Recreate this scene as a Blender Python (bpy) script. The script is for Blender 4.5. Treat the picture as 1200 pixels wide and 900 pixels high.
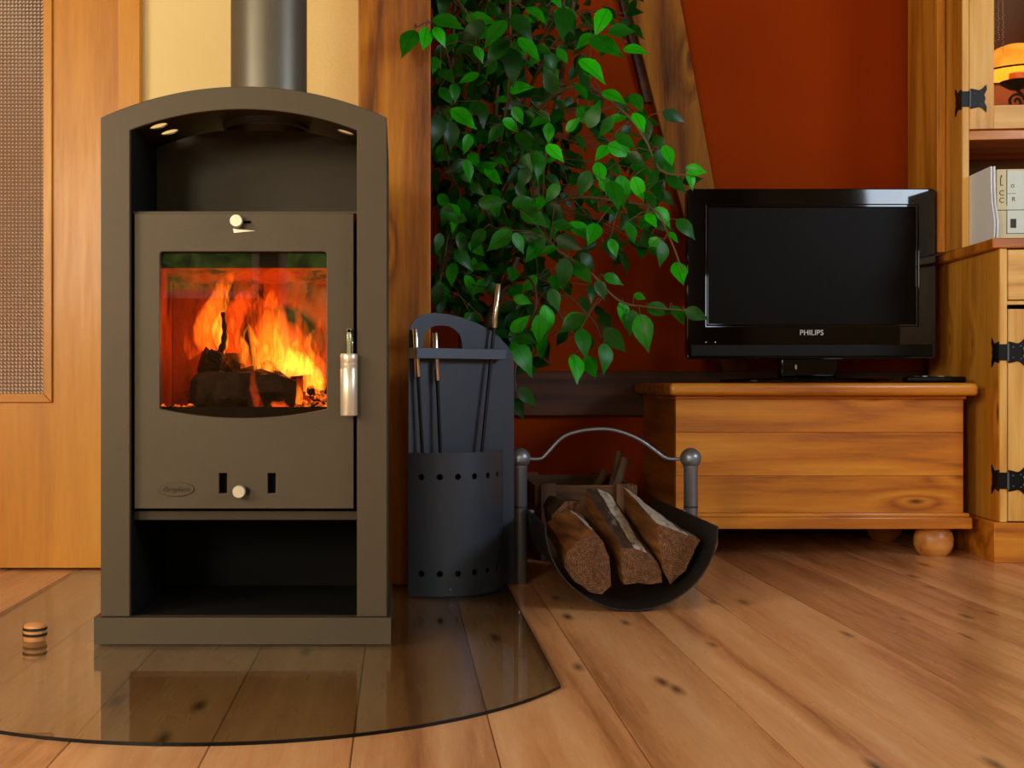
import bpy, bmesh, math, random
from mathutils import Vector, Matrix, noise
random.seed(7)
for o in list(bpy.data.objects): bpy.data.objects.remove(o)
S = bpy.context.scene
COL = S.collection
F = 1400.0; CX = 468.0; CY = 450.0; H = 0.5       # focal length and principal point in pixels of 1200x900, eye height
PI = math.pi

# ------------------------------------------------------------------ camera, sky, lights, exposure
cam_d = bpy.data.cameras.new('camera'); cam = bpy.data.objects.new('camera', cam_d); COL.objects.link(cam)
cam.location = (0, 0, H); cam.rotation_euler = (PI/2, 0, 0)
cam_d.sensor_width = 36; cam_d.lens = F/1200*36; cam_d.shift_x = (600-CX)/1200; cam_d.clip_start = .02
S.camera = cam
S.view_settings.view_transform = 'Standard'; S.view_settings.look = 'None'; S.view_settings.gamma = 1
S.view_settings.use_curve_mapping = False
S.view_settings.exposure = 0.0
w = bpy.data.worlds.new('World'); S.world = w; w.use_nodes = True
wn = w.node_tree.nodes; wl = w.node_tree.links
sky = wn.new('ShaderNodeTexSky'); sky.sky_type = 'NISHITA'; sky.sun_elevation = math.radians(38)
sky.sun_rotation = math.radians(60); sky.sun_disc = False
wl.new(sky.outputs[0], wn['Background'].inputs[0]); wn['Background'].inputs[1].default_value = 0.22
sun = bpy.data.lights.new('sun', 'SUN'); sun.energy = 10; sun.color = (1, .95, .85); sun.angle = .01
so = bpy.data.objects.new('sun', sun); COL.objects.link(so); so.rotation_euler = Vector((.2, -1, -.9)).to_track_quat('-Z', 'Y').to_euler()
def area(name, loc, size, direction, col, power):
    d = bpy.data.lights.new(name, 'AREA'); d.shape = 'RECTANGLE'; d.size, d.size_y = size
    d.color = col; d.energy = power
    o = bpy.data.objects.new(name, d); COL.objects.link(o); o.location = loc
    o.rotation_euler = Vector(direction).to_track_quat('-Z', 'Y').to_euler()
    return o
area('window_light', (2.955, .85, 1.68), (1.5, .74), (-1, .12, -.12), (.74, .86, 1.0), 52)
area('window_light', (-2.755, .1, 1.6), (1.6, 1.1), (1, .3, -.1), (1.0, .88, .66), 98)
area('window_light', (1.75, -2.93, 1.6), (1.3, 1.3), (-.1, 1, -.08), (1.0, .90, .76), 17)  # added fill light that evens out the stove front
area('window_light', (-2.2, -2.93, 1.65), (.9, 1.1), (.32, 1, -.14), (1.0, .88, .66), 80)  # added fill light, set far left so the stove shades the corner

# ------------------------------------------------------------------ helpers
def lin(c):
    r = []
    for v in c[:3]:
        v /= 255.0; r.append(v/12.92 if v <= .04045 else ((v+.055)/1.055)**2.4)
    return (*r, 1)
def P(px, py, Y): return Vector(((px-CX)*Y/F, Y, H-(py-CY)*Y/F))
class NT:
    def __init__(s, name):
        s.m = bpy.data.materials.new(name); s.m.use_nodes = True; s.t = s.m.node_tree
        s.n = s.t.nodes; s.b = s.n['Principled BSDF']; s.out = s.n['Material Output']
    def new(s, typ, **kw):
        n = s.n.new(typ)
        for k, v in kw.items():
            if k.startswith('_'): setattr(n, k[1:], v)
            else:
                key = k
                for i in n.inputs:
                    if i.name.replace(' ', '') == key: i.default_value = v; break
        return n
    def l(s, a, b): s.t.links.new(a, b)
    def ramp(s, src, stops, interp='LINEAR'):
        r = s.n.new('ShaderNodeValToRGB'); r.color_ramp.interpolation = interp
        e = r.color_ramp.elements
        while len(e) < len(stops): e.new(.5)
        for i, (p, c) in enumerate(stops):
            e[i].position = p; e[i].color = c if len(c) == 4 else (*c, 1)
        if src is not None: s.l(src, r.inputs[0])
        return r.outputs[0]
    def coords(s, scale=(1,1,1), rand=False, out='Object', rot=(0,0,0)):
        tc = s.n.new('ShaderNodeTexCoord'); mp = s.n.new('ShaderNodeMapping')
        mp.inputs['Scale'].default_value = scale; mp.inputs['Rotation'].default_value = rot
        src = tc.outputs[out]
        if rand:
            oi = s.n.new('ShaderNodeObjectInfo'); mu = s.n.new('ShaderNodeMath'); mu.operation = 'MULTIPLY'
            mu.inputs[1].default_value = 37.0; s.l(oi.outputs['Random'], mu.inputs[0])
            ad = s.n.new('ShaderNodeVectorMath'); ad.operation = 'ADD'; s.l(src, ad.inputs[0]); s.l(mu.outputs[0], ad.inputs[1])
            src = ad.outputs[0]
        s.l(src, mp.inputs[0]); return mp.outputs[0]
    def noise(s, vec, scale, detail=4, rough=.6, dist=0):
        n = s.n.new('ShaderNodeTexNoise'); n.inputs['Scale'].default_value = scale; n.inputs['Detail'].default_value = detail
        n.inputs['Roughness'].default_value = rough; n.inputs['Distortion'].default_value = dist
        s.l(vec, n.inputs['Vector']); return n.outputs[0]
    def mix(s, fac, a, b, mode='MIX'):
        m = s.n.new('ShaderNodeMix'); m.data_type = 'RGBA'; m.blend_type = mode
        for v, i in ((fac, 0), (a, 6), (b, 7)):
            if hasattr(v, 'links'): s.l(v, m.inputs[i])
            else: m.inputs[i].default_value = v
        return m.outputs[2]
    def math(s, op, a, b=0.0):
        m = s.n.new('ShaderNodeMath'); m.operation = op
        for v, i in ((a, 0), (b, 1)):
            if hasattr(v, 'links'): s.l(v, m.inputs[i])
            else: m.inputs[i].default_value = v
        return m.outputs[0]
    def bump(s, h, strength=.3, dist=.002):
        b = s.n.new('ShaderNodeBump'); b.inputs['Strength'].default_value = strength; b.inputs['Distance'].default_value = dist
        s.l(h, b.inputs['Height']); s.l(b.outputs[0], s.b.inputs['Normal'])
    def set(s, **kw):
        for k, v in kw.items():
            for i in s.b.inputs:
                if i.name.replace(' ', '') == k:
                    if hasattr(v, 'links'): s.l(v, i)
                    else: i.default_value = v
                    break
        return s.m
def wood(name, dark, mid, light, axis='Z', grain=1.0, knots=.0, rough=.42, rand=True, coat=0.0, ringscale=9, bump=.25, knotscale=5.0, vary=.25, kp=None, kring=1.3, ksize=.06, wide=.30):
    """wood grain running along one object axis; knots are real marks of the timber"""
    m = NT(name)
    st = {'X': (.07, 1, 1), 'Y': (1, .07, 1), 'Z': (1, 1, .07)}[axis]
    st2 = {'X': (.3, 1, 1), 'Y': (1, .3, 1), 'Z': (1, 1, .3)}[axis]
    v = m.coords(st, rand); v2 = m.coords(st2, rand)
    kp = kp or {'X': 'XZ', 'Z': 'XZ', 'Y': 'XY'}[axis]
    se = m.n.new('ShaderNodeSeparateXYZ'); m.l(v2, se.inputs[0]); co = m.n.new('ShaderNodeCombineXYZ')
    m.l(se.outputs['XYZ'.index(kp[0])], co.inputs[0]); m.l(se.outputs['XYZ'.index(kp[1])], co.inputs[1])
    vo = m.n.new('ShaderNodeTexVoronoi'); vo.voronoi_dimensions = '2D'; vo.inputs['Scale'].default_value = knotscale; m.l(co.outputs[0], vo.inputs['Vector'])
    kd = vo.outputs['Distance']
    sel = m.n.new('ShaderNodeSeparateColor'); m.l(vo.outputs['Color'], sel.inputs[0])
    use = m.math('LESS_THAN', sel.outputs[0], knots)
    near = m.math('MULTIPLY', m.math('SUBTRACT', 1.0, m.math('MINIMUM', m.math('MULTIPLY', kd, 3.2), 1.0)), use)
    big = m.noise(v, ringscale*.35, 3, .5)
    rings = m.math('ADD', m.math('MULTIPLY', big, 7.0), m.math('MULTIPLY', m.math('MULTIPLY', near, near), kring))
    fr = m.math('FRACT', m.math('MULTIPLY', rings, grain*1.6))
    tri = m.math('ABSOLUTE', m.math('SUBTRACT', fr, .5)); tri = m.math('MULTIPLY', tri, 2.0)
    fine = m.noise(v, 75, 5, .7); mid_ = m.noise(v, 16, 4, .6)
    fac = m.math('ADD', m.math('ADD', m.math('MULTIPLY', tri, .26), m.math('MULTIPLY', fine, .42)), m.math('MULTIPLY', mid_, wide))
    fac = m.math('ADD', fac, (.30-wide)*.5)
    c = m.ramp(fac, [(.28, dark), (.48, mid), (.68, light)])
    blot = m.noise(v2, 3.5, 3, .5)
    c = m.mix(m.ramp(blot, [(.3, (0,0,0)), (.75, (vary*1.6,)*3)]), c, dark)
    oi = m.n.new('ShaderNodeObjectInfo')
    hv = m.n.new('ShaderNodeHueSaturation'); m.l(c, hv.inputs['Color'])
    if rand: m.l(m.math('ADD', m.math('MULTIPLY', oi.outputs['Random'], vary), 1-vary*.5), hv.inputs['Value'])
    c = hv.outputs[0]
    kw = m.math('ADD', kd, m.math('MULTIPLY', m.math('SUBTRACT', fine, .5), .05))
    kf = m.math('MULTIPLY', m.ramp(kw, [(.0, (.95,)*3), (ksize, (0,0,0))]), use)
    c = m.mix(kf, c, tuple(x*.18 for x in dark[:3])+(1,))
    m.bump(fac, bump, .0008)
    return m.set(BaseColor=c, Roughness=m.ramp(fine, [(.3, (rough+.08,)*3), (.8, (rough-.08,)*3)]), CoatWeight=coat, CoatRoughness=.15)
def metal_paint(name, col, rough=.5, metallic=.35, speck=.06, scale=500, spec=.5):
    m = NT(name); v = m.coords()
    n1 = m.noise(v, scale, 2, .5); n2 = m.noise(v, 7, 4, .6)
    a = tuple(x*(1-speck) for x in col[:3])+(1,); b = tuple(min(1, x*(1+speck)) for x in col[:3])+(1,)
    c = m.mix(m.ramp(n1, [(.35, (0,0,0)), (.65, (1,1,1))]), a, b)
    c = m.mix(m.ramp(n2, [(.35, (0,0,0)), (.7, (.25,)*3)]), c, tuple(x*.72 for x in col[:3])+(1,))
    m.bump(n1, .12, .0004)
    return m.set(BaseColor=c, Roughness=rough, Metallic=metallic, SpecularIORLevel=spec)
def plain(name, col, rough=.5, metallic=0, coat=0, **kw):
    m = NT(name); v = m.coords(); n = m.noise(v, 60, 3, .5)
    c = m.mix(m.ramp(n, [(.3, (0,0,0)), (.7, (.12,)*3)]), col, tuple(x*.7 for x in col[:3])+(1,))
    return m.set(BaseColor=c, Roughness=rough, Metallic=metallic, CoatWeight=coat, **kw)
def plaster(name, col, dark):
    m = NT(name); v = m.coords()
    n = m.noise(v, 95, 4, .55); n2 = m.noise(v, 2.3, 3, .5)
    m.bump(n, .55, .0035)
    return m.set(BaseColor=m.mix(m.ramp(n2, [(.3, (0,0,0)), (.75, (.5,)*3)]), col, dark), Roughness=.9, SpecularIORLevel=.12)
def glassy(name, tint, ior=1.5, rough=0.0):
    """thin clear pane: Fresnel mix of see-through and mirror"""
    m = NT(name); m.n.remove(m.b)
    tr = m.n.new('ShaderNodeBsdfTransparent'); tr.inputs[0].default_value = tint
    gl = m.n.new('ShaderNodeBsdfGlossy'); gl.inputs['Roughness'].default_value = rough
    ge = m.n.new('ShaderNodeNewGeometry')                      # same reflectance entering and leaving the pane
    fr = m.n.new('ShaderNodeFresnel'); m.l(m.math('ADD', m.math('MULTIPLY', ge.outputs['Backfacing'], 1/ior-ior), ior), fr.inputs[0])
    mx = m.n.new('ShaderNodeMixShader'); m.l(fr.outputs[0], mx.inputs[0]); m.l(tr.outputs[0], mx.inputs[1]); m.l(gl.outputs[0], mx.inputs[2])
    m.l(mx.outputs[0], m.out.inputs[0]); return m.m

# mesh builders ----------------------------------------------------
def tomesh(bm, name='m', smooth=False, angle=None):
    bmesh.ops.recalc_face_normals(bm, faces=bm.faces)
    me = bpy.data.meshes.new(name); bm.to_mesh(me); bm.free()
    if smooth:
        for p in me.polygons: p.use_smooth = True
        if angle: me.set_sharp_from_angle(angle=angle)
    return me
def flatten(me):
    for p in me.polygons:
        n = p.normal
        if max(abs(n.x), abs(n.y), abs(n.z)) > .9995: p.use_smooth = False
    return me
def add_box(bm, lo, hi, M=None):
    vs = [bm.verts.new((x, y, z)) for x in (lo[0], hi[0]) for y in (lo[1], hi[1]) for z in (lo[2], hi[2])]
    for f in ((0,1,3,2), (4,6,7,5), (0,4,5,1), (2,3,7,6), (0,2,6,4), (1,5,7,3)): bm.faces.new([vs[i] for i in f])
    if M: bmesh.ops.transform(bm, matrix=M, verts=vs)
    return vs
def box(lo, hi, bev=0.0, seg=2, M=None):
    bm = bmesh.new(); add_box(bm, lo, hi)
    if bev: bmesh.ops.bevel(bm, geom=list(bm.edges), offset=bev, segments=seg, affect='EDGES', profile=.5)
    if M: bmesh.ops.transform(bm, matrix=M, verts=bm.verts)
    return flatten(tomesh(bm, smooth=bool(bev), angle=.6))
def boxes(lst):
    bm = bmesh.new()
    for b in lst: add_box(bm, *b)
    return tomesh(bm)
def add_tube(bm, pts, r, seg=10, caps=True):
    pts = [Vector(p) for p in pts]; n = len(pts); rs = r if isinstance(r, (list, tuple)) else [r]*n
    rings = []; up = None
    for i, p in enumerate(pts):
        t = (pts[min(i+1, n-1)]-pts[max(i-1, 0)]).normalized()
        if up is None: up = t.orthogonal().normalized()
        up = (up-t*up.dot(t)).normalized(); b = t.cross(up)
        rings.append([bm.verts.new(p+(up*math.cos(a)+b*math.sin(a))*rs[i]) for a in (2*PI*k/seg for k in range(seg))])
    for a, b in zip(rings, rings[1:]):
        for k in range(seg): bm.faces.new((a[k], a[(k+1) % seg], b[(k+1) % seg], b[k]))
    if caps: bm.faces.new(rings[0]); bm.faces.new(rings[-1])
def tube(pts, r, seg=10, angle=.7):
    bm = bmesh.new(); add_tube(bm, pts, r, seg); return tomesh(bm, smooth=True, angle=angle)
def lathe(prof, seg=32, at=(0,0,0), angle=.7, M=None):
    """profile of (radius, z)"""
    bm = bmesh.new(); rings = []
    for r, z in prof:
        if r < 1e-6: rings.append([bm.verts.new((0, 0, z))])
        else: rings.append([bm.verts.new((r*math.cos(2*PI*k/seg), r*math.sin(2*PI*k/seg), z)) for k in range(seg)])
    for a, b in zip(rings, rings[1:]):
        if len(a) == 1 and len(b) == 1: continue
        for k in range(seg):
            q = (k+1) % seg
            if len(a) == 1: bm.faces.new((a[0], b[q], b[k]))
            elif len(b) == 1: bm.faces.new((a[k], a[q], b[0]))
            else: bm.faces.new((a[k], a[q], b[q], b[k]))
    if M: bmesh.ops.transform(bm, matrix=M, verts=bm.verts)
    bmesh.ops.translate(bm, verts=bm.verts, vec=at)
    return tomesh(bm, smooth=True, angle=angle)
def plate(outlines, y0, y1, bev=0.0):
    """flat plate in X-Z with real holes, from y0 to y1; first outline is the outside"""
    cu = bpy.data.curves.new('c', 'CURVE'); cu.dimensions = '2D'; cu.fill_mode = 'BOTH'
    cu.extrude = abs(y1-y0)/2-bev; cu.bevel_depth = bev; cu.bevel_resolution = 1; cu.offset = -bev
    for ol in outlines:
        sp = cu.splines.new('POLY'); sp.points.add(len(ol)-1); sp.use_cyclic_u = True
        for i, p in enumerate(ol): sp.points[i].co = (p[0], p[1], 0, 1)
    ob = bpy.data.objects.new('c', cu); COL.objects.link(ob)
    bpy.context.view_layer.update()
    me = bpy.data.meshes.new_from_object(ob.evaluated_get(bpy.context.evaluated_depsgraph_get()))
    bpy.data.objects.remove(ob); bpy.data.curves.remove(cu)
    bm = bmesh.new(); bm.from_mesh(me); bpy.data.meshes.remove(me)
    bmesh.ops.remove_doubles(bm, verts=bm.verts, dist=1e-6)
    for v in bm.verts: v.co = Vector((v.co.x, (y0+y1)/2-v.co.z, v.co.y))
    return flatten(tomesh(bm, smooth=bool(bev), angle=.6))
def arc_pts(cx, cz, r, a0, a1, n): return [(cx+r*math.cos(a0+(a1-a0)*i/n), cz+r*math.sin(a0+(a1-a0)*i/n)) for i in range(n+1)]
def sag_arc(x0, x1, z_end, z_mid, n=20):
    """points from x0 to x1 on the circular arc through the ends at z_end and the middle at z_mid"""
    c = abs(x1-x0)/2; s = z_mid-z_end; R = (c*c+s*s)/(2*abs(s)); cx = (x0+x1)/2; sg = 1 if s > 0 else -1
    zc = z_mid-sg*R; out = []
    for i in range(n+1):
        x = x0+(x1-x0)*i/n; out.append((x, zc+sg*math.sqrt(max(0, R*R-(x-cx)**2))))
    return out
def rrect(x0, z0, x1, z1, r, n=5):
    o = []
    for cx, cz, a in ((x1-r, z0+r, -PI/2), (x1-r, z1-r, 0), (x0+r, z1-r, PI/2), (x0+r, z0+r, PI)): o += arc_pts(cx, cz, r, a, a+PI/2, n)
    return o
def join(*meshes):
    bm = bmesh.new()
    for me in meshes: bm.from_mesh(me)
    out = bpy.data.meshes.new('j'); bm.to_mesh(out); bm.free()
    return out
def smoothcurve(pts, n=6):
    pts = [Vector(p) for p in pts]; out = []
    for i in range(len(pts)-1):
        p0, p1, p2, p3 = pts[max(i-1, 0)], pts[i], pts[i+1], pts[min(i+2, len(pts)-1)]
        for k in range(n):
            t = k/n; out.append(.5*((2*p1)+(p2-p0)*t+(2*p0-5*p1+4*p2-p3)*t*t+(3*p1-p0-3*p2+p3)*t**3))
    out.append(pts[-1]); return out

# scene graph ------------------------------------------------------
def thing(name, label, cat, loc=(0,0,0), rz=0, group=None):
    o = bpy.data.objects.new(name, None); COL.objects.link(o); o.location = loc; o.rotation_euler = (0, 0, rz)
    o.empty_display_size = .05; o['label'] = label; o['category'] = cat
    if group: o['group'] = group
    return o
def root_of(o):
    while o.parent: o = o.parent
    return o
def part(name, me, m, parent, label=None, local=False, kind=None):
    """mesh given in world coordinates (or in the thing's own when local) becomes a child"""
    r = root_of(parent)
    if not local:
        M = Matrix.Translation(r.location) @ Matrix.Rotation(r.rotation_euler.z, 4, 'Z'); me.transform(M.inverted())
    o = bpy.data.objects.new(name, me); COL.objects.link(o); o.parent = parent
    for k in (m if isinstance(m, (list, tuple)) else [m]): me.materials.append(k)
    if label: o['label'] = label
    if kind: o['kind'] = kind
    return o
def single(name, me, m, label, cat, origin=(0,0,0), group=None, kind=None):
    me.transform(Matrix.Translation(-Vector(origin)))
    o = bpy.data.objects.new(name, me); COL.objects.link(o); o.location = origin
    for k in (m if isinstance(m, (list, tuple)) else [m]): me.materials.append(k)
    o['label'] = label; o['category'] = cat
    if group: o['group'] = group
    if kind: o['kind'] = kind
    return o
def struct(name, me, m, parent=None, label=None):
    o = bpy.data.objects.new(name, me); COL.objects.link(o)
    if m: me.materials.append(m)
    if parent: o.parent = parent
    else: o['kind'] = 'structure'
    if label: o['label'] = label
    return o

# ------------------------------------------------------------------ materials
M_floor = wood('laminate_floor', lin((146,90,50)), lin((210,150,98)), lin((230,178,126)), 'Y', .55, .42, .30, coat=.25, ringscale=6, knotscale=9.5, vary=.14, bump=.2, kring=.35, ksize=.14, wide=.14)
M_gap = plain('floor_joint', lin((70,40,22)), .8)
M_door = wood('beech_veneer', lin((182,112,8)), lin((202,132,14)), lin((214,146,24)), 'Z', .35, 0, .38, coat=.1, vary=.03, bump=.08)
M_doorX = wood('beech_bead', lin((184,114,10)), lin((206,136,18)), lin((220,152,30)), 'X', .35, 0, .38, vary=.05, bump=.08)
M_beam = wood('stained_post', lin((92,44,0)), lin((176,100,6)), lin((210,136,18)), 'Z', .9, .4, .5, vary=.2, knotscale=6, ringscale=8)
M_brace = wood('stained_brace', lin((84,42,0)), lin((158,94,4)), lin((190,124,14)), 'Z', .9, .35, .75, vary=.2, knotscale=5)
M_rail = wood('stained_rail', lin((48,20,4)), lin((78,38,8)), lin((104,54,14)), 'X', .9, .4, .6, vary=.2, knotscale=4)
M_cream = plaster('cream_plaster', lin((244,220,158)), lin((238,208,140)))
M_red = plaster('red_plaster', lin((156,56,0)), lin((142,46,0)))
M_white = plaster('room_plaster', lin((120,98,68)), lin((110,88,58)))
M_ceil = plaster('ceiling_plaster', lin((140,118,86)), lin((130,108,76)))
M_stove = metal_paint('stove_steel', lin((80,68,51)), .5, .3, .10, 600)
M_stove_d = metal_paint('stove_inner_steel', lin((56,44,26)), .55, .25, .08, 500)
M_pipe = metal_paint('flue_steel', lin((104,98,86)), .42, .5, .08, 600)
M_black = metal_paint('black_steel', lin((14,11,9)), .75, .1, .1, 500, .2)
M_iron = metal_paint('black_iron', lin((8,7,8)), .38, .1, .15, 200, .3)
M_grey = metal_paint('grey_steel', lin((84,92,104)), .42, .45, .08, 700)
M_greyd = metal_paint('grey_steel_sheet', lin((64,70,80)), .46, .4, .08, 700)
M_tray = metal_paint('dark_tray_steel', lin((38,36,36)), .45, .4, .08, 500)
M_silver = plain('silver_paint', lin((136,144,156)), .38, .75)
M_chrome = plain('brushed_chrome', lin((214,206,192)), .22, 1.0)
M_satin = plain('satin_nickel', lin((220,210,188)), .35, .6)
M_dark = plain('dark_rubber', lin((14,13,13)), .6)
M_pine = wood('pine_front', lin((146,72,6)), lin((206,124,26)), lin((228,152,44)), 'X', .8, .45, .36, coat=.15, vary=.14, knotscale=5.5, ringscale=10)
M_pineS = wood('pine_side', lin((112,58,8)), lin((158,92,20)), lin((180,112,30)), 'Y', .8, .3, .4, vary=.1, knotscale=4, kp='YZ')
M_pineZ = wood('pine_upright', lin((160,94,16)), lin((206,138,40)), lin((226,160,60)), 'Z', .8, .4, .4, coat=.1, vary=.08, knotscale=6, ringscale=10, kp='YZ')
M_pineL = wood('pine_light', lin((206,146,66)), lin((234,180,92)), lin((244,198,112)), 'Z', .9, .05, .42, vary=.06, ringscale=16)
M_pineLX = wood('pine_light_rail', lin((206,146,66)), lin((234,180,92)), lin((244,198,112)), 'X', .9, .05, .42, vary=.06, ringscale=16)
M_crate = wood('old_crate_wood', lin((50,30,16)), lin((94,58,32)), lin((132,88,52)), 'X', 1.0, .2, .75, vary=.4, bump=.6)
M_crateZ = wood('old_crate_post', lin((50,30,16)), lin((94,58,32)), lin((132,88,52)), 'Z', 1.0, .2, .75, vary=.4, bump=.6)
M_logside = wood('split_log_face', lin((86,46,14)), lin((142,86,34)), lin((172,112,52)), 'Y', 1.4, .1, .7, vary=.2, bump=.9, ringscale=14)
M_tv = plain('gloss_black_plastic', lin((5,4,4)), .05, 0, 0.0)
M_tvm = plain('matte_black_plastic', lin((7,6,6)), .5, SpecularIORLevel=.2)
M_screen = plain('lcd_screen', lin((15,10,6)), .4, SpecularIORLevel=.07)
M_white_p = plain('white_board', lin((238,244,254)), .6)
M_beige = plain('beige_cardboard', lin((216,208,172)), .6)
M_ink = plain('printed_ink', lin((50,46,46)), .6)
M_letter = plain('silver_lettering', lin((220,220,222)), .3, .2)
M_clear = glassy('clear_glass', (.93,.95,.93,1), 1.5)
M_hearth = glassy('hearth_glass', (.86,.88,.84,1), 1.62)
M_stoveglass = glassy('stove_glass', (.90,.84,.76,1), 1.5)

def bark_mat():
    m = NT('bark'); v = m.coords((1,.35,1)); n = m.noise(v, 55, 5, .7); n2 = m.noise(v, 9, 4, .6)
    c = m.ramp(n, [(.3, lin((26,18,12))), (.55, lin((70,48,32))), (.75, lin((104,82,62)))])
    c = m.mix(m.ramp(n2, [(.56, (0,0,0)), (.64, (.75,)*3)]), c, lin((178,168,152)))
    m.bump(n, .9, .004); return m.set(BaseColor=c, Roughness=.8)
def whitebark_mat():
    m = NT('pale_bark'); v = m.coords((1,.5,1)); n = m.noise(v, 80, 5, .7)
    c = m.ramp(n, [(.32, lin((62,44,30))), (.46, lin((176,164,146))), (.7, lin((206,198,184)))])
    m.bump(n, .7, .003); return m.set(BaseColor=c, Roughness=.75)
def endgrain_mat():
    m = NT('end_grain'); v = m.coords((1,1,1))
    wv = m.n.new('ShaderNodeTexWave'); wv.wave_type = 'RINGS'; wv.rings_direction = 'Y'; wv.inputs['Scale'].default_value = 55
    wv.inputs['Distortion'].default_value = 2.5; wv.inputs['Detail'].default_value = 3; m.l(v, wv.inputs['Vector'])
    n = m.noise(v, 160, 5, .7); n2 = m.noise(v, 14, 4, .6)
    c = m.ramp(m.math('ADD', m.math('MULTIPLY', wv.outputs[1], .12), m.math('MULTIPLY', n, .88)), [(.3, lin((44,26,14))), (.5, lin((100,62,32))), (.72, lin((150,100,58)))])
    c = m.mix(m.ramp(n2, [(.4, (0,0,0)), (.65, (.6,)*3)]), c, lin((76,44,24)))
    m.bump(n, .9, .003); return m.set(BaseColor=c, Roughness=.8)
def char_mat():
    m = NT('charred_wood'); v = m.coords(); n = m.noise(v, 45, 5, .7); n2 = m.noise(v, 16, 3, .6)
    c = m.ramp(n, [(.35, lin((10,7,6))), (.7, lin((58,40,30)))])
    m.bump(n, 1, .006)
    e = m.ramp(n2, [(.66, (0,0,0)), (.72, (1,.10,.01))])
    return m.set(BaseColor=c, Roughness=.85, EmissionColor=e, EmissionStrength=1.2)
def liner_mat():
    m = NT('fire_lining'); v = m.coords((1,1,.35)); n = m.noise(v, 16, 5, .65, .6); n2 = m.noise(m.coords(), 90, 3, .6)
    c = m.ramp(n, [(.34, lin((46,28,20))), (.46, lin((150,84,48))), (.75, lin((192,116,70)))])
    sp = m.n.new('ShaderNodeSeparateXYZ'); m.l(m.coords(), sp.inputs[0])      # thick dark arched ring in the colour of the lining
    dx = m.math('ADD', sp.outputs[0], -.040); dz = m.math('ADD', sp.outputs[2], -.585)
    r = m.math('SQRT', m.math('ADD', m.math('MULTIPLY', dx, dx), m.math('MULTIPLY', dz, dz)))
    r = m.math('ADD', r, m.math('MULTIPLY', m.math('SUBTRACT', n, .5), .05))
    dark_arch = m.ramp(r, [(.045, (0,0,0)), (.062, (1,1,1)), (.082, (1,1,1)), (.098, (0,0,0))])
    dark_arch = m.math('MULTIPLY', dark_arch, m.ramp(m.math('MULTIPLY', sp.outputs[1], 4.0), [(.3, (0,0,0)), (.5, (1,1,1))]))
    c = m.mix(dark_arch, c, lin((20,12,9)))
    m.bump(n2, .6, .003); return m.set(BaseColor=c, Roughness=.95)
def ember_mat():
    m = NT('embers'); v = m.coords(); n = m.noise(v, 60, 4, .6)
    c = m.ramp(n, [(.4, lin((24,14,10))), (.6, lin((110,60,36)))])
    e = m.ramp(n, [(.46, (0,0,0)), (.60, (1,.16,.01)), (.75, (1,.5,.06))])
    return m.set(BaseColor=c, Roughness=.9, EmissionColor=e, EmissionStrength=1.6)
def flame_mat(name, col, strength):
    m = NT(name); m.n.remove(m.b)
    em = m.n.new('ShaderNodeEmission'); em.inputs[0].default_value = col
    v = m.coords((1,1,.28)); n = m.noise(v, 48, 3, .55, 2.2)
    m.l(m.math('MULTIPLY', m.ramp(n, [(.40, (.03,)*3), (.60, (1.9,)*3)]), strength), em.inputs[1])
    m.l(em.outputs[0], m.out.inputs['Volume'])
    return m.m
def leaf_mat():
    m = NT('ficus_leaf'); v = m.coords()
    sp = m.n.new('ShaderNodeSeparateXYZ'); m.l(v, sp.inputs[0])
    ax = m.math('ABSOLUTE', sp.outputs[0])
    rib = m.ramp(ax, [(.008, (.55,)*3), (.022, (0,0,0))])
    vein = m.math('FRACT', m.math('MULTIPLY', m.math('SUBTRACT', sp.outputs[1], m.math('MULTIPLY', ax, .9)), 9.0))
    vein = m.ramp(vein, [(.0, (.22,)*3), (.12, (0,0,0))])
    oi = m.n.new('ShaderNodeObjectInfo')
    n = m.noise(m.coords(rand=True), 3, 3, .5)
    base = m.ramp(m.math('ADD', m.math('MULTIPLY', oi.outputs['Random'], .75), m.math('MULTIPLY', n, .25)),
                  [(.15, lin((6,54,1))), (.5, lin((14,104,2))), (.85, lin((36,178,2)))])
    c = m.mix(vein, base, lin((50,140,16))); c = m.mix(rib, c, lin((20,60,6)))
    m.set(BaseColor=c, Roughness=.38, SpecularIORLevel=.28)
    tr = m.n.new('ShaderNodeBsdfTranslucent'); m.l(c, tr.inputs[0])
    mx = m.n.new('ShaderNodeMixShader'); mx.inputs[0].default_value = .12
    m.l(m.b.outputs[0], mx.inputs[1]); m.l(tr.outputs[0], mx.inputs[2]); m.l(mx.outputs[0], m.out.inputs[0])
    return m.m
def dotglass_mat():
    """obscured glass: a regular grid of pressed points, about a centimetre apart"""
    m = NT('pressed_dot_glass'); v = m.coords()
    sp = m.n.new('ShaderNodeSeparateXYZ'); m.l(v, sp.inputs[0])
    d = []
    for k in (0, 2):
        f = m.math('ABSOLUTE', m.math('SUBTRACT', m.math('FRACT', m.math('MULTIPLY', sp.outputs[k], 98.0)), .5)); d.append(m.math('POWER', f, 2.0))
    r = m.math('SQRT', m.math('ADD', d[0], d[1]))
    dot = m.ramp(r, [(.10, (1,1,1)), (.24, (0,0,0))])
    hx = m.ramp(r, [(.0, (1,1,1)), (.7, (0,0,0))])
    n = m.noise(m.coords((1,1,.5)), 3, 2, .5)
    base = m.ramp(n, [(.3, lin((96,64,54))), (.55, lin((128,96,74))), (.8, lin((132,84,56)))])
    c = m.mix(m.math('MULTIPLY', dot, .8), base, lin((226,206,176)))  # pale dots: glints of the pressed points put into the colour
    m.bump(hx, .8, .002)
    return m.set(BaseColor=c, Roughness=.25)
M_bark = bark_mat(); M_pbark = whitebark_mat(); M_end = endgrain_mat(); M_char = char_mat()
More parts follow.
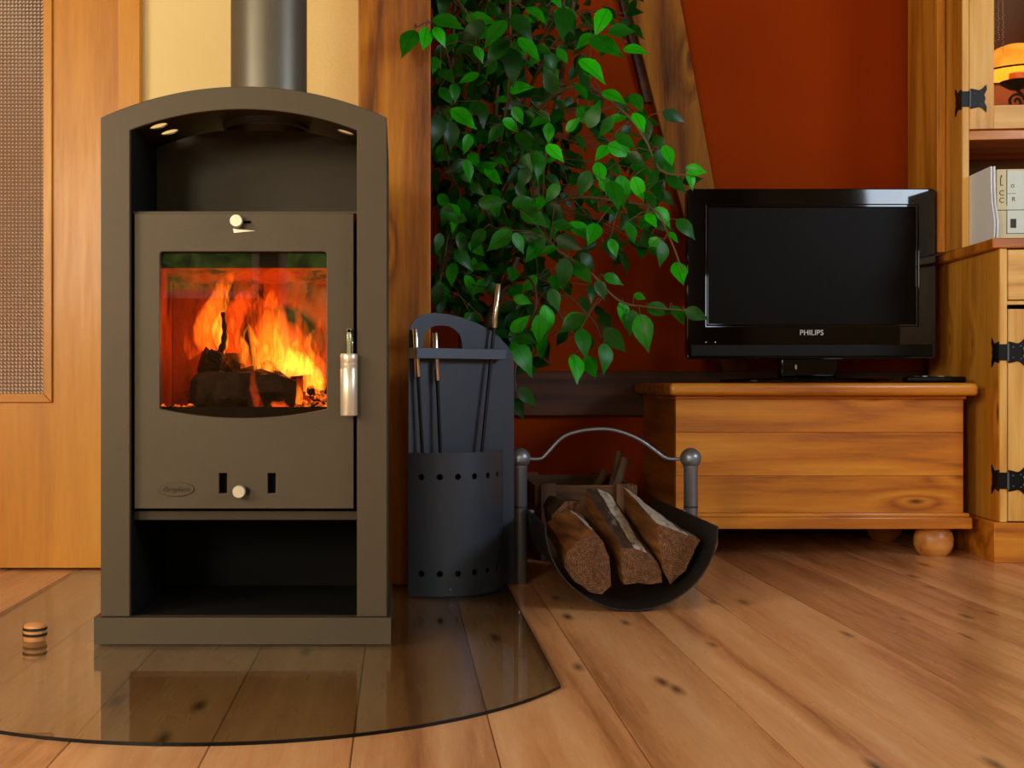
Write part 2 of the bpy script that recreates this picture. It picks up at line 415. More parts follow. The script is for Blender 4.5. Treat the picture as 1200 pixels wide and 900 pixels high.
M_liner = liner_mat(); M_ember = ember_mat(); M_leaf = leaf_mat(); M_dot = dotglass_mat()

# ------------------------------------------------------------------ the room
FZ = -.006                                    # floor; the hearth glass lies on it, its top at 0
XL, XR, YB, YR, YC, ZT = -2.8, 3.0, -3.0, 4.05, 3.27, 2.45
fl = struct('floor', boxes([((XL-.1, YB-.1, FZ-.06), (XR+.1, YR+.1, FZ-.014))]), M_gap)
pl_me = box((0, 0, -.014), (.1990, YR-YB+.002, 0), .0018, 2); pl_me.materials.append(M_floor)
k0 = math.floor((XL-.135)/.2)
for k in range(k0, 16):
    x = .135+.2*k
    if x > XR: break
    if x+.2 > XL:
        o = bpy.data.objects.new('plank', pl_me); COL.objects.link(o); o.location = (x, YB, FZ); o.parent = fl
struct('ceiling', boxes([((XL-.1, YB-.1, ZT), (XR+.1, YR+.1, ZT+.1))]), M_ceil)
def wall_with_holes(name, axis, pos, t, lo, hi, holes, m):
    ol = [[(lo, FZ-.01), (hi, FZ-.01), (hi, ZT), (lo, ZT)]]+[[(a, c), (b, c), (b, d), (a, d)] for a, b, c, d in holes]
    me = plate(ol, 0, t)
    if axis == 'Y': me.transform(Matrix.Translation((0, pos, 0)))
    else: me.transform(Matrix.Translation((pos, 0, 0)) @ Matrix(((0,1,0,0), (1,0,0,0), (0,0,1,0), (0,0,0,1))))
    return struct(name, me, m)
wins_b = [(-2.66, -1.74, 1.05, 2.2), (-1.62, -.90, 1.05, 2.2), (-.78, .62, .55, 2.2), (1.1, 2.4, .95, 2.25)]  # first and last windows are added to hold the fill lights
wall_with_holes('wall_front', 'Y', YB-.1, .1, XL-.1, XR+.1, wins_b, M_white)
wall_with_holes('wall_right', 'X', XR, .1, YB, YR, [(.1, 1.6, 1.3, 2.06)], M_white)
wall_with_holes('wall_left', 'X', XL-.1, .1, YB, YC, [(-.7, .9, 1.05, 2.15)], M_cream)
def window(idx, axis, pos, a, b, c, d, mull=1):
    e = bpy.data.objects.new('window_%d' % idx, None); COL.objects.link(e); e['kind'] = 'structure'
    def tf(me):
        if axis == 'X': me.transform(Matrix(((0,1,0,0), (1,0,0,0), (0,0,1,0), (0,0,0,1))))
        return me
    ol = [[(a, c), (b, c), (b, d), (a, d)]]; n = mull; wd = (b-a)/n; t = .05
    for i in range(n): ol.append([(a+wd*i+t, c+t), (a+wd*(i+1)-t, c+t), (a+wd*(i+1)-t, d-t), (a+wd*i+t, d-t)])
    struct('window_frame', tf(plate(ol, pos, pos+.06)), M_white_p, e)
    struct('pane', tf(boxes([((a+t, pos+.028, c+t), (b-t, pos+.032, d-t))])), M_clear, e)
for i, (a, b, c, d) in enumerate(wins_b): window(i+1, 'Y', YB-.09, a, b, c, d, 1 if i != 2 else 2)
window(5, 'X', XR+.02, .1, 1.6, 1.3, 2.06, 2); window(6, 'X', XL-.09, -.7, .9, 1.05, 2.15, 2)
# garden hedge outside the garden windows (seen only mirrored in the stove glass)
def hedge():
    m = NT('garden_hedge'); v = m.coords(); n = m.noise(v, 5, 5, .7)
    return m.set(BaseColor=m.ramp(n, [(.35, lin((20,44,10))), (.52, lin((100,140,40))), (.72, lin((200,180,110)))]), Roughness=.8)
bm = bmesh.new()
bmesh.ops.create_grid(bm, x_segments=40, y_segments=14, size=1)
for v in bm.verts:
    x, z = v.co.x*5, (v.co.y+1)*1.0
    v.co = Vector((x, -7.5-.5*noise.noise(Vector((x*1.3, z*1.6, 0))), z*1.5-.3+.25*noise.noise(Vector((x, 5, z)))))
bmesh.ops.solidify(bm, geom=list(bm.faces), thickness=.6)
single('garden_hedge', tomesh(bm, smooth=True), hedge(), 'green garden hedge outside the windows behind the viewer, mirrored in the stove glass', 'hedge', (0,-7.5,0))
struct('terrace', boxes([((-8, -9, -.3), (8, YB-.1, -.1))]), plain('terrace_stone', lin((120,112,98)), .8))

# alcove and far walls
struct('wall_back', boxes([((-.704, YC, FZ-.01), (.079, YC+.12, ZT)), ((XL, YC, FZ-.01), (-1.63, YC+.12, ZT)), ((-1.63, YC, 2.05), (-.704, YC+.12, ZT))]), M_cream)
struct('wall_recess', boxes([((-.06, YC+.12, FZ-.01), (.079, YR, ZT))]), M_red)
struct('wall_far', boxes([((-.06, YR, FZ-.01), (XR+.1, YR+.1, ZT))]), M_red)
struct('wall_hall', boxes([((-1.63, YC+.10, FZ-.01), (-.704, YC+.12, 2.05))]), M_cream)
bm_post = box((-.103, 3.0, FZ), (.079, YC, ZT), .004, 2)
struct('trim_1', bm_post, M_beam)                       # vertical timber post
# brace and rail of the timber frame on the red wall
yb = YR-.045
tl, trr, br_, bl = P(733, 3, yb), P(798, 3, yb), P(838, 222, yb), P(786, 222, yb)
def ext(a, b, z): t = (z-a.z)/(b.z-a.z); return a.x+(b.x-a.x)*t
zt, zb = ZT, .545
out = [(ext(tl, bl, zb)+.03, zb), (ext(trr, br_, zb), zb), (ext(trr, br_, zt), zt), (ext(tl, bl, zt), zt)]
struct('trim_2', plate([out], yb, YR+.002, .003), M_brace)
zn = P(0, 118, yb).z; xn = ext(tl, bl, zn); ol2 = [(xn-.012, zn), (xn+.05, zn), (out[3][0]+.06, zt), (out[3][0]-.012, zt)]
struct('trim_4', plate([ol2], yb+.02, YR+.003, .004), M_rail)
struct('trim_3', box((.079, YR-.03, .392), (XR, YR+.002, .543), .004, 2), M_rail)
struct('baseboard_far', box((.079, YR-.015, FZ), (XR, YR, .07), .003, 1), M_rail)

# left door with its casing and pressed-glass light
d = bpy.data.objects.new('door_1', None); COL.objects.link(d); d['kind'] = 'structure'
YD = 3.25
gx0, gx1, gz0, gz1 = -1.42, -.955, .462, 1.90
struct('door_leaf', plate([[(-1.60, FZ+.006), (-.763, FZ+.006), (-.763, 2.0), (-1.60, 2.0)], [(gx0, gz0), (gx1, gz0), (gx1, gz1), (gx0, gz1)]], YD, YD+.04), M_door, d)
struct('glass_pane', boxes([((gx0, YD+.014, gz0), (gx1, YD+.02, gz1))]), M_dot, d)
bw = .012
def bead(p, q, horizontal):
    (x0, z0), (x1, z1) = p, q
    me = plate([[(x0, z0), (x1, z1), (x1+(bw if not horizontal else -2*bw*0), z1), (x0, z0)]], 0, 1) if False else None
for nm, q in (('v', [(gx1-bw, gz0+bw), (gx1+bw, gz0-bw), (gx1+bw, gz1+bw), (gx1-bw, gz1-bw)]), ('v', [(gx0+bw, gz0+bw), (gx0+bw, gz1-bw), (gx0-bw, gz1+bw), (gx0-bw, gz0-bw)]),
              ('h', [(gx0-bw, gz0-bw), (gx1+bw, gz0-bw), (gx1-bw, gz0+bw), (gx0+bw, gz0+bw)]), ('h', [(gx0+bw, gz1-bw), (gx1-bw, gz1-bw), (gx1+bw, gz1+bw), (gx0-bw, gz1+bw)])):
    struct('glazing_bead', plate([q], YD-.009, YD+.012, .002), M_door if nm == 'v' else M_doorX, d)
struct('door_casing', plate([[(-.762, FZ), (-.704, FZ), (-.704, 2.09), (-1.67, 2.09), (-1.67, FZ), (-1.605, FZ), (-1.605, 2.02), (-.762, 2.02)]], YD-.012, YC+.01, .002), M_door, d)

# ------------------------------------------------------------------ hearth glass plate
def hearth():
    xl, xr, y0, ym = -.873, .268, 1.985, 1.667
    arc = sag_arc(xl, xr, y0, ym, 40)
    pts = arc+[(xr, 2.985), (-.115, 2.985), (-.115, 3.20), (xl, 3.20)]
    bm = bmesh.new(); top = [bm.verts.new((x, y, -.0003)) for x, y in pts]; bot = [bm.verts.new((x, y, FZ+.0003)) for x, y in pts]
    ft = bm.faces.new(top); bm.faces.new(bot[::-1]); n = len(pts)
    for i in range(n): f = bm.faces.new((top[i], bot[i], bot[(i+1) % n], top[(i+1) % n])); f.material_index = 1
    return tomesh(bm)
M_edge = plain('glass_edge', lin((5,7,8)), .3, SpecularIORLevel=.25)
single('hearth_plate', hearth(), [M_hearth, M_edge], 'clear glass floor plate with curved front edge under the black stove', 'floor plate', (-.3, 2.4, FZ))

# ------------------------------------------------------------------ stove
st = thing('wood_stove', 'brown-grey steel wood stove with arched top and fire behind its window', 'stove', (-.302, 2.5, 0))
YF = 2.30; xa, xb = -.575, -.024; ia, ib = -.519, -.082
part('plinth', join(boxes([((-.587, 2.295, .0), (-.0164, 2.307, .051)), ((-.587, 2.307, .0), (-.575, 2.73, .051)), ((-.0284, 2.307, 0), (-.0164, 2.73, .051)), ((-.575, 2.718, 0), (-.0284, 2.73, .051))]),
                    boxes([((-.575, 2.307, .043), (-.0284, 2.718, .051))])), M_stove, st)
front = [(xa, .052), (ia, .052)]+[(x, z) for x, z in sag_arc(ia, ib, .9885, 1.029, 24)]+[(ib, .052), (xb, .052)]+[(x, z) for x, z in sag_arc(xb, xa, 1.013, 1.073, 30)]
part('front_frame', plate([front], YF, YF+.014, .0015), M_stove, st)
def roof():
    """curved roof sheet with round vent holes, built flat with holes and then bent"""
    c = (xb-xa)/2; s = .06; R = (c*c+s*s)/(2*s); ang = math.asin(c/R); L = R*ang; mid = (xa+xb)/2; zc = 1.061-R
    holes = []
    for sx in (-1, 1):
        for (u, y) in ((.198, 2.452), (.189, 2.524)):
            holes.append([(sx*u+.019*math.cos(a), y+.019*math.sin(a)) for a in [2*PI*i/20 for i in range(20)]])
    me = plate([[(-L, YF+.014), (L, YF+.014), (L, 2.73), (-L, 2.73)]]+holes, -.003, 0)
    bm = bmesh.new(); bm.from_mesh(me)
    for i in range(-9, 10):
        bmesh.ops.bisect_plane(bm, geom=bm.verts[:]+bm.edges[:]+bm.faces[:], plane_co=(L*i/10, 0, 0), plane_no=(1, 0, 0))
    for v in bm.verts:
        u, t, y = v.co; a = u/R; rr = R+t; v.co = (mid+rr*math.sin(a), y, zc+rr*math.cos(a))
    return tomesh(bm, smooth=True, angle=.5)
part('roof', roof(), M_stove, st)
part('side_panel', box((xa, YF+.014, .052), (xa+.004, 2.73, 1.010), .001, 1), M_stove, st)
part('side_panel', join(box((xb-.004, YF+.014, .052), (xb, 2.73, 1.010), .001, 1)), M_stove, st)
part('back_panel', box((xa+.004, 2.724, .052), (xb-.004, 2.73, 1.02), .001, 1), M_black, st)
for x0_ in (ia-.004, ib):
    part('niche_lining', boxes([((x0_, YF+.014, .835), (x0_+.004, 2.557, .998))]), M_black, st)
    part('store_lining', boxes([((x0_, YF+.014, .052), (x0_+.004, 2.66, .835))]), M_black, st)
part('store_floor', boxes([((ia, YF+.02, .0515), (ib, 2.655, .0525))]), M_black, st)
nb = [(ia, .836)]+[(ib, .836)]+sag_arc(ib, ia, 1.006, 1.048, 16)
part('niche_back', plate([nb], 2.557, 2.561), M_stove_d, st)
part('flue_collar', lathe([(.092, 1.066), (.092, 1.046), (.0935, 1.044), (.092, 1.0425), (.087, 1.043), (.087, 1.066)], 48, (-.287, 2.572, 0)), M_silver, st)
part('flue_pipe', lathe([(.0835, 1.04), (.0835, ZT-.001)], 56, (-.287, 2.63, 0)), M_pipe, st)
part('firebox_top', boxes([((ia, 2.33, .8325), (ib, 2.66, .8365))]), M_stove, st)
part('firebox_sill', box((ia, 2.334, .234), (ib, 2.66, .252), .001, 1), M_stove_d, st)
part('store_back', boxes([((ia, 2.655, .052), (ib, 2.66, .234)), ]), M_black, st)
# the door
dr = part('fire_door', plate([rrect(-.5145, .258, -.0885, .8315, .002, 2), [(-.465, .452)]+sag_arc(-.465, -.141, .452, .434, 16)[1:]+rrect(-.465, .60, -.141, .757, .006, 4)[5:-6]] if False else
    [rrect(-.5145, .258, -.0885, .8315, .002, 2), sag_arc(-.465, -.141, .452, .434, 18)+arc_pts(-.147, .751, .006, 0, PI/2, 3)+arc_pts(-.459, .751, .006, PI/2, PI, 3),
     [(-.350+.0, .288), (-.350+.0155, .288), (-.350+.0155, .327), (-.350, .327)], [(-.2555, .288), (-.240, .288), (-.240, .327), (-.2555, .327)],
     rrect(-.306, .812, -.288, .816, .0018, 2)], 2.318, 2.334, .0012), M_stove, st)
part('door_glass', boxes([((-.475, 2.335, .428), (-.132, 2.339, .765))]), M_stoveglass, dr)
part('door_gasket', plate([[(-.505, .27), (-.097, .27), (-.097, .82), (-.505, .82)], [(-.470, .455), (-.136, .455), (-.136, .728), (-.470, .728)]], 2.341, 2.352), M_black, dr)
kM = Matrix.Rotation(PI/2, 4, 'X')
def knob(x, z, r, dep, y=2.318): return lathe([(0, dep), (r*.9, dep), (r, dep-.0015), (r, dep*.45), (r*.55, dep*.4), (r*.55, 0)], 28, (x, y, z), M=kM)
part('air_knob', knob(-.3145, .8145, .0125, .02), M_satin, dr, 'round satin knob above the window')
part('air_knob', knob(-.309, .2925+.0, .0125, .022), M_satin, dr, 'round satin knob below the window')
part('air_slot', lathe([(0, .0004), (.008, .0004), (.008, 0)], 20, (-.2965, 2.318, .2925), M=kM), M_dark, dr)
wedge = [P(273, 268, 2.318), P(299, 270.5, 2.318), P(274, 273, 2.318)]
part('air_mark', plate([[(q.x, q.z) for q in (wedge[2], wedge[1], wedge[0])]], 2.3172, 2.3185), M_satin, dr)
# oval badge with raised script
bx, bz = P(206, 573, 2.318).x, P(206, 573, 2.318).z
def ell(a, b, n=36): return [(bx+a*math.cos(2*PI*i/n), bz+b*math.sin(2*PI*i/n)) for i in range(n)]
bd = part('badge', join(plate([ell(.036, .0145)], 2.3155, 2.319, .0008), plate([ell(.0345, .0132), ell(.0325, .0115)], 2.3145, 2.316)), M_stove, dr, 'small oval embossed maker badge')
def text_mesh(body, size, depth, x, y, z, align='CENTER', shear=0.0, rot=0.0):
    cu = bpy.data.curves.new('t', 'FONT'); cu.body = body; cu.size = size; cu.extrude = depth; cu.align_x = align; cu.align_y = 'CENTER'; cu.shear = shear
    ob = bpy.data.objects.new('t', cu); COL.objects.link(ob); bpy.context.view_layer.update()
    me = bpy.data.meshes.new_from_object(ob.evaluated_get(bpy.context.evaluated_depsgraph_get())); bpy.data.objects.remove(ob)
    me.transform(Matrix.Translation((x, y, z)) @ Matrix.Rotation(rot, 4, 'Z') @ Matrix.Rotation(PI/2, 4, 'X')); return me
part('lettering', text_mesh('Fireplace', .0145, .0010, bx, 2.3142, bz, shear=.35), M_stove, bd)
# handle
hx = P(409, 450, 2.29).x
part('door_handle', join(lathe([(0, .4395), (.0155, .4395), (.0165, .441), (.0165, .529), (.0158, .53), (.0158, .5305), (.0165, .532), (.0165, .539), (.0158, .5395), (.0158, .540), (.0165, .541), (.0165, .5555), (.0150, .558), (0, .558)], 36, (hx, 2.288, 0))), M_satin, dr, 'satin metal grip')
part('handle_bracket', join(box((hx-.004, 2.286, .555), (hx+.004, 2.292, .606), .001, 1), box((hx-.004, 2.286, .598), (hx+.004, 2.32, .607), .001, 1), tube([(hx+.006, 2.292, .558), (hx+.006, 2.300, .60)], .0016, 6)), M_chrome, dr)
# fire lining: floor, back, sides, grate lip
part('lining_slab', box((-.512, 2.355, .435), (-.500, 2.64, .79), .002, 1), M_liner, st)
part('lining_slab', box((-.100, 2.355, .435), (-.088, 2.64, .79), .002, 1), M_liner, st)
part('lining_slab', box((-.500, 2.63, .435), (-.302, 2.645, .79), .002, 1), M_liner, st)
part('lining_slab', box((-.301, 2.63, .435), (-.100, 2.645, .79), .002, 1), M_liner, st)
part('firebox_floor', box((-.512, 2.345, .425), (-.088, 2.645, .443), .002, 1), M_black, st)
part('baffle', join(boxes([((-.5, 2.45, 0), (-.1, 2.63, .012), Matrix.Translation((0, 0, .72)) @ Matrix.Translation((0, 2.63, 0)) @ Matrix.Rotation(-.25, 4, 'X') @ Matrix.Translation((0, -2.63, 0)))])), M_liner, st)
lt = bpy.data.lights.new('fire_glow', 'POINT'); lt.energy = 1.0; lt.color = (1, .22, .03); lt.shadow_soft_size = .05
lo = bpy.data.objects.new('fire_glow', lt); COL.objects.link(lo); lo.location = (-.27, 2.50, .60)

# logs and embers in the fire
def rough_log(p, q, r, seg=22, n=18, amp=.12, sx=1, flat=None, seed=0, taper=1.0):
    p, q = Vector(p), Vector(q); t = (q-p).normalized(); up = t.orthogonal().normalized()
    if abs(t.z) < .9: up = Vector((0, 0, 1)); up = (up-t*up.dot(t)).normalized()
    b = t.cross(up); bm = bmesh.new(); rings = []
    for i in range(n+1):
        c = p.lerp(q, i/n); ring = []
        rr = r*(1+(taper-1)*i/n)
        for k in range(seg):
            a = 2*PI*k/seg; d = up*math.cos(a)+b*math.sin(a)*sx
            m = 1+amp*noise.noise(Vector((math.cos(a)*2+seed, math.sin(a)*2, i*.45)))*1.6
            if flat is not None and math.cos(a) > flat: d = up*(flat+.04*noise.noise(Vector((i*.5, k, seed))))+b*math.sin(a)*sx
            ring.append(bm.verts.new(c+d*rr*m))
        rings.append(ring)
    for a, c in zip(rings, rings[1:]):
        for k in range(seg): bm.faces.new((a[k], a[(k+1) % seg], c[(k+1) % seg], c[k]))
    f1 = bm.faces.new(rings[0]); f2 = bm.faces.new(rings[-1]); f1.material_index = f2.material_index = 1
    return tomesh(bm, smooth=True, angle=.9)
l1 = rough_log(P(222, 452, 2.42), P(346, 456, 2.44), .046, amp=.34, flat=.55, seed=3)
def roundends(me, lo, hi, amt):
    for v in me.vertices:
        t = (v.co.x-lo)/(hi-lo); e = min(t, 1-t); k = 1 if e > .16 else math.sqrt(max(.10, 1-((.16-e)/.16)**2*.9))
        if t < .5: v.co.z = .470+(v.co.z-.470)*(1-(1-k)*.7); v.co.y = 2.43+(v.co.y-2.43)*k
        else: v.co.z = .480+(v.co.z-.480)*(1-(1-k)*.5); v.co.y = 2.43+(v.co.y-2.43)*k
        v.co.z = max(v.co.z, .4435)
    return me
roundends(l1, P(222,0,2.42).x, P(346,0,2.44).x, 1)
single('charred_log', l1, [M_char, M_char], 'large charred log lying at the front of the fire', 'log', (-.33, 2.43, .443))
l2 = rough_log(P(236, 425, 2.50), P(330, 446, 2.56), .030, amp=.3, seed=9)
single('charred_log', l2, [M_char, M_char], 'smaller charred log behind the front one under the flames', 'log', (-.33, 2.53, .47))
tw = [P(262, 428, 2.46), P(258, 415, 2.46), P(262, 402, 2.46), P(263, 385, 2.46), P(261, 366, 2.46)]
single('charred_branch', join(tube(smoothcurve(tw, 5), [.009-.0055*i/20+.0012*math.sin(i*1.7) for i in range(21)], 8), rough_log(P(246, 414, 2.46), P(262, 424, 2.45), .011, 10, 6, .4, seed=5)), M_char, 'thin blackened branch sticking up out of the fire', 'branch', tuple(tw[0]))
bm = bmesh.new(); rnd = random.Random(4)
for i in range(120):
    x = rnd.uniform(-.19, -.105) if i < 75 else rnd.uniform(-.49, -.11)
    y = rnd.uniform(2.38, 2.60); z = .443+(rnd.random()*.045 if x > -.2 else rnd.random()*.008)
    s = rnd.uniform(.006, .015)
    bmesh.ops.create_icosphere(bm, subdivisions=1, radius=s, matrix=Matrix.Translation((x, y, z)) @ Matrix.Rotation(rnd.random()*3, 4, (rnd.random(), rnd.random(), .3)) @ Matrix.Diagonal((1, .6, .7, 1)))
single('glowing_embers', tomesh(bm), M_ember, 'glowing red embers heaped in the right corner of the fire', 'embers', (-.15, 2.48, .443), kind='stuff')
# flames: closed tongues filled with glowing gas
fr = thing('fire', 'orange and yellow flames rising from the charred logs in the stove', 'fire', (-.27, 2.5, .47))
Fm = [flame_mat('flame_outer', (1, .085, .004, 1), 24), flame_mat('flame_mid', (1, .15, .008, 1), 42), flame_mat('flame_core', (1, .27, .02, 1), 80)]
def tongue(pts, wid, thick, mi, Y, seg=16):
    """pts: pixel path base to tip, wid: half widths in px"""
    c = smoothcurve([P(x, y, Y) for x, y in pts], 7); n = len(c)
    bm = bmesh.new(); rings = []
    for i, p in enumerate(c):
        u = i/(n-1); k = (len(wid)-1)*u; j = min(int(k), len(wid)-2); wv = (wid[j]+(wid[j+1]-wid[j])*(k-j))*Y/F
        t = (c[min(i+1, n-1)]-c[max(i-1, 0)]).normalized(); sd = Vector((t.z, 0, -t.x)).normalized()
        ph = noise.noise(Vector((p.x*30, u*3, mi)))*.25+1
        rings.append([bm.verts.new(p+sd*math.cos(a)*wv*ph+Vector((0, 1, 0))*math.sin(a)*wv*thick) for a in (2*PI*q/seg for q in range(seg))])
    for a, b in zip(rings, rings[1:]):
        for q in range(seg): bm.faces.new((a[q], a[(q+1) % seg], b[(q+1) % seg], b[q]))
    bm.faces.new(rings[0]); bm.faces.new(rings[-1])
    part('flame', tomesh(bm, smooth=True), Fm[mi], fr)
T = [
 ([(250,418),(240,390),(252,360),(262,335),(276,318)], [8,15,14,9,1], .7, 1, 2.53),
 ([(248,415),(236,395),(240,370),(250,348),(247,330)], [8,10,9,5,.5], .6, 0, 2.55),
 ([(272,415),(268,385),(280,360),(292,345),(306,330)], [10,14,13,8,.5], .7, 0, 2.58),
 ([(262,410),(256,385),(262,362)], [6,9,1], .7, 2, 2.50),
 ([(290,430),(282,405),(276,385),(270,372)], [8,7,5,.5], .7, 1, 2.50),
 ([(305,432),(300,410),(294,390),(290,378)], [7,7,4,.5], .7, 2, 2.49),
 ([(315,430),(312,400),(305,370),(298,350),(296,340)], [16,20,16,9,1], .6, 0, 2.60),
 ([(325,432),(320,400),(322,372),(318,350),(322,338)], [18,20,14,8,.5], .6, 1, 2.57),
 ([(340,432),(338,410),(330,388),(326,362)], [16,18,10,.5], .6, 1, 2.53),
 ([(312,434),(316,418),(308,402)], [10,8,.5], .7, 2, 2.50),
 ([(330,436),(338,424),(334,408),(338,398)], [12,12,7,.5], .8, 2, 2.49),
 ([(352,440),(350,425),(344,412),(348,398)], [14,14,8,.5], .8, 2, 2.48),
 ([(368,458),(366,440),(358,425),(355,410)], [14,14,8,.5], .8, 2, 2.47),
 ([(376,450),(374,432),(366,420),(360,405)], [8,10,7,.5], .8, 1, 2.49),
 ([(350,474),(351,462),(349,450)], [4,5,1], .8, 2, 2.42),
 ([(304,478),(299,462),(296,446),(298,430)], [6,5,4,2], .5, 0, 2.375),
 ([(378,420),(372,395),(376,370)], [5,6,.5], .6, 0, 2.58),
 ([(228,418),(220,405),(218,390)], [8,6,.5], .6, 0, 2.57),
 ([(258,416),(262,396),(256,376),(266,352),(262,334)], [5,6,5,3,.3], .6, 2, 2.49),
 ([(300,430),(306,408),(300,388),(312,366)], [5,6,4,.3], .6, 1, 2.47),
 ([(322,434),(328,412),(322,392),(332,372)], [6,6,4,.3], .6, 2, 2.46),
 ([(346,436),(342,414),(350,394),(346,376)], [6,6,4,.3], .6, 1, 2.46),
 ([(360,438),(364,420),(360,402),(370,384)], [7,6,4,.3], .6, 2, 2.46),
 ([(284,426),(288,410),(284,396),(292,380)], [4,5,3,.3], .6, 2, 2.47),
 ([(372,462),(377,446),(374,430)], [8,6,.5], .6, 2, 2.44),
 ([(333,430),(344,428),(356,436)], [5,7,5], .6, 2, 2.44),
 ([(236,412),(230,398),(234,384)], [4,4,.3], .6, 0, 2.50),
 ([(365,428),(355,400),(352,380),(345,362)], [12,14,8,.5], .6, 0, 2.60),
]
for t in T: tongue(*t)

# ------------------------------------------------------------------ small striped wooden pot-like weight on the glass
pc = P(41, 751, 2.33); ba = thing('wooden_stopper', 'small round wooden piece with two black rings on the glass plate', 'stopper', (pc.x, 2.33, 0))
M_turn = wood('turned_wood', lin((176,104,50)), lin((214,146,86)), lin((232,172,112)), 'X', 1, 0, .35, vary=.1)
part('body', lathe([(0, 0), (.020, 0), (.0215, .002), (.0215, .026), (.0205, .030), (.014, .0335), (0, .0345)], 32), M_turn, ba, local=True)
for z in (.0125, .0235): part('rubber_ring', lathe([(.0215, z-.0028), (.0232, z-.002), (.0236, z), (.0232, z+.002), (.0215, z+.0028)], 32), M_dark, ba, local=True)

# ------------------------------------------------------------------ fireside tool stand (plate + bowed drum), turned a third towards the right
ccx, ccy, RR = .089, 2.97, .166
A0 = math.radians(-24); Lp = Vector((ccx+RR*math.sin(A0), ccy-RR*math.cos(A0))); Rp = Vector((ccx+RR, ccy))
dv = (Rp-Lp).normalized(); yaw = math.atan2(dv.y, dv.x)
ts = thing('tool_stand', 'grey sheet-steel fire tool stand with perforated drum beside the stove', 'tool stand', (Lp.x, Lp.y, 0), yaw)
def onplate(px, py):
    k = (px-CX)/F; t = (k*Lp.y-Lp.x)/(dv.x-k*dv.y); Y = Lp.y+dv.y*t; return (t, H-(py-CY)*Y/F)
plt = [(478.6,699),(478.6,392),(480,383),(485,375),(494,369),(508,366.5),(524,368),(541,372),(558,378.5),(573,386),(585,395),(594,405),(600,414),(602,424),(602,690)]
po = [onplate(*p) for p in plt]; po[0] = (0, 0.0005); po[-1] = (po[-1][0], 0.0005)
hole = [(499,420),(496,408),(497,394),(502,386),(510,382),(523,382),(532,386),(539,394),(541,406),(540,420)]
ho = smoothcurve([Vector((*onplate(*p), 0)) for p in hole+hole[:1]], 3)[:-1]
mp_ = part('back_plate', plate([po, [(v.x, v.y) for v in ho]], -.0015, .0015, .0005), M_greyd, ts, local=True)
def drum():
    L = RR*(PI/2-A0); holes = []
    for z in (.2815, .054):
        k = 0
        for dg in (-13, 2.1, 17, 32, 47, 62, 77):
            u = RR*(math.radians(dg)-A0); holes.append([(u+.0075*math.cos(2*PI*i/16), z+.0075*math.sin(2*PI*i/16)) for i in range(16)])
    me = plate([[(0, .0005), (L, .0005), (L, .338), (0, .338)]]+holes, -.002, 0)
    bm = bmesh.new(); bm.from_mesh(me)
    for i in range(1, 28): bmesh.ops.bisect_plane(bm, geom=bm.verts[:]+bm.edges[:]+bm.faces[:], plane_co=(L*i/28, 0, 0), plane_no=(1,0,0))
    for v in bm.verts:
        u, t, z = v.co; a = A0+u/RR; r = RR-t; v.co = (ccx+r*math.sin(a), ccy-r*math.cos(a), z)
    return tomesh(bm, smooth=True, angle=.5)
part('drum', drum(), M_greyd, ts)
bm = bmesh.new(); ar = [(ccx+(RR-.003)*math.sin(t), ccy-(RR-.003)*math.cos(t)) for t in [A0+.02+(PI/2-A0-.04)*i/20 for i in range(21)]]
f = bm.faces.new([bm.verts.new((x, y, .006)) for x, y in ar]); bmesh.ops.solidify(bm, geom=[f], thickness=.003)
part('bottom_plate', tomesh(bm), M_greyd, ts)
bt = onplate(584, 413)[0]
part('tool_rail', join(box((.0, -.034, .560), (bt, -.031, .585), .0008, 1), box((.0, -.034, .560), (.003, -.001, .585), .0008, 1), box((bt-.003, -.034, .560), (bt, -.001, .585), .0008, 1)), M_grey, ts, local=True)
part('bolt', lathe([(0, .004), (.003, .003), (.0045, 0)], 12, (ccx+.03, ccy-RR+.001, .017), M=kM), M_silver, ts)
# three tools, standing inside the drum and leaning in the rail
def tool(name, label, top, bot, hpx, kind):
    a, b = Vector(top), Vector(bot); d = (a-b).normalized()
    t = thing(name, label, 'fire tool', tuple(b), 0, 'fire tools in the stand')
    hl = hpx*2.85/F; h0 = a-d*hl
    part('handle', tube([h0, h0+d*.001, a-d*.001, a], [.0062, .0068, .0068, .0062], 16), M_chrome, t, 'chrome handle')
    part('rod', tube([b+d*.05, h0+d*.005], .0042, 10), M_iron, t)
    part('ferrule', tube([h0-d*.006, h0], .0052, 12), M_iron, t)
    if kind == 'poker': part('hook', tube(smoothcurve([b+d*.05, b+d*.02, b, b+Vector((.02, 0, .006)), b+Vector((.026, 0, .02))], 4), .004, 8), M_iron, t)
    if kind == 'brush':
        part('brush_head', tube([b, b+d*.05], [.011, .009], 14), M_dark, t)
    if kind == 'shovel':
        part('shovel_blade', boxes([((-.018, -.0015, 0), (.03, .0015, .09), Matrix.Translation(b) @ Matrix.Rotation(.0, 4, 'Z'))]), M_iron, t)
lc = lambda u, v, z: Vector((Lp.x, Lp.y, 0))+Vector((dv.x, dv.y, 0))*u+Vector((-dv.y, dv.x, 0))*v+Vector((0, 0, z))
def tooltop(px, py, v):
    """point at depth-offset v in front of the plate seen at this pixel"""
    o = Vector((Lp.x, Lp.y))+Vector((-dv.y, dv.x))*v; k = (px-CX)/F
    t = (k*o.y-o.x)/(dv.x-k*dv.y); Y = o.y+dv.y*t; return Vector((o.x+dv.x*t, Y, H-(py-CY)*Y/F))
def ray_to_z(pxtop, pytop, pxm, pym, v1, v2, zend):
    a = tooltop(pxtop, pytop, v1); m = tooltop(pxm, pym, v2); t = (zend-a.z)/(m.z-a.z); return a, a+(m-a)*t
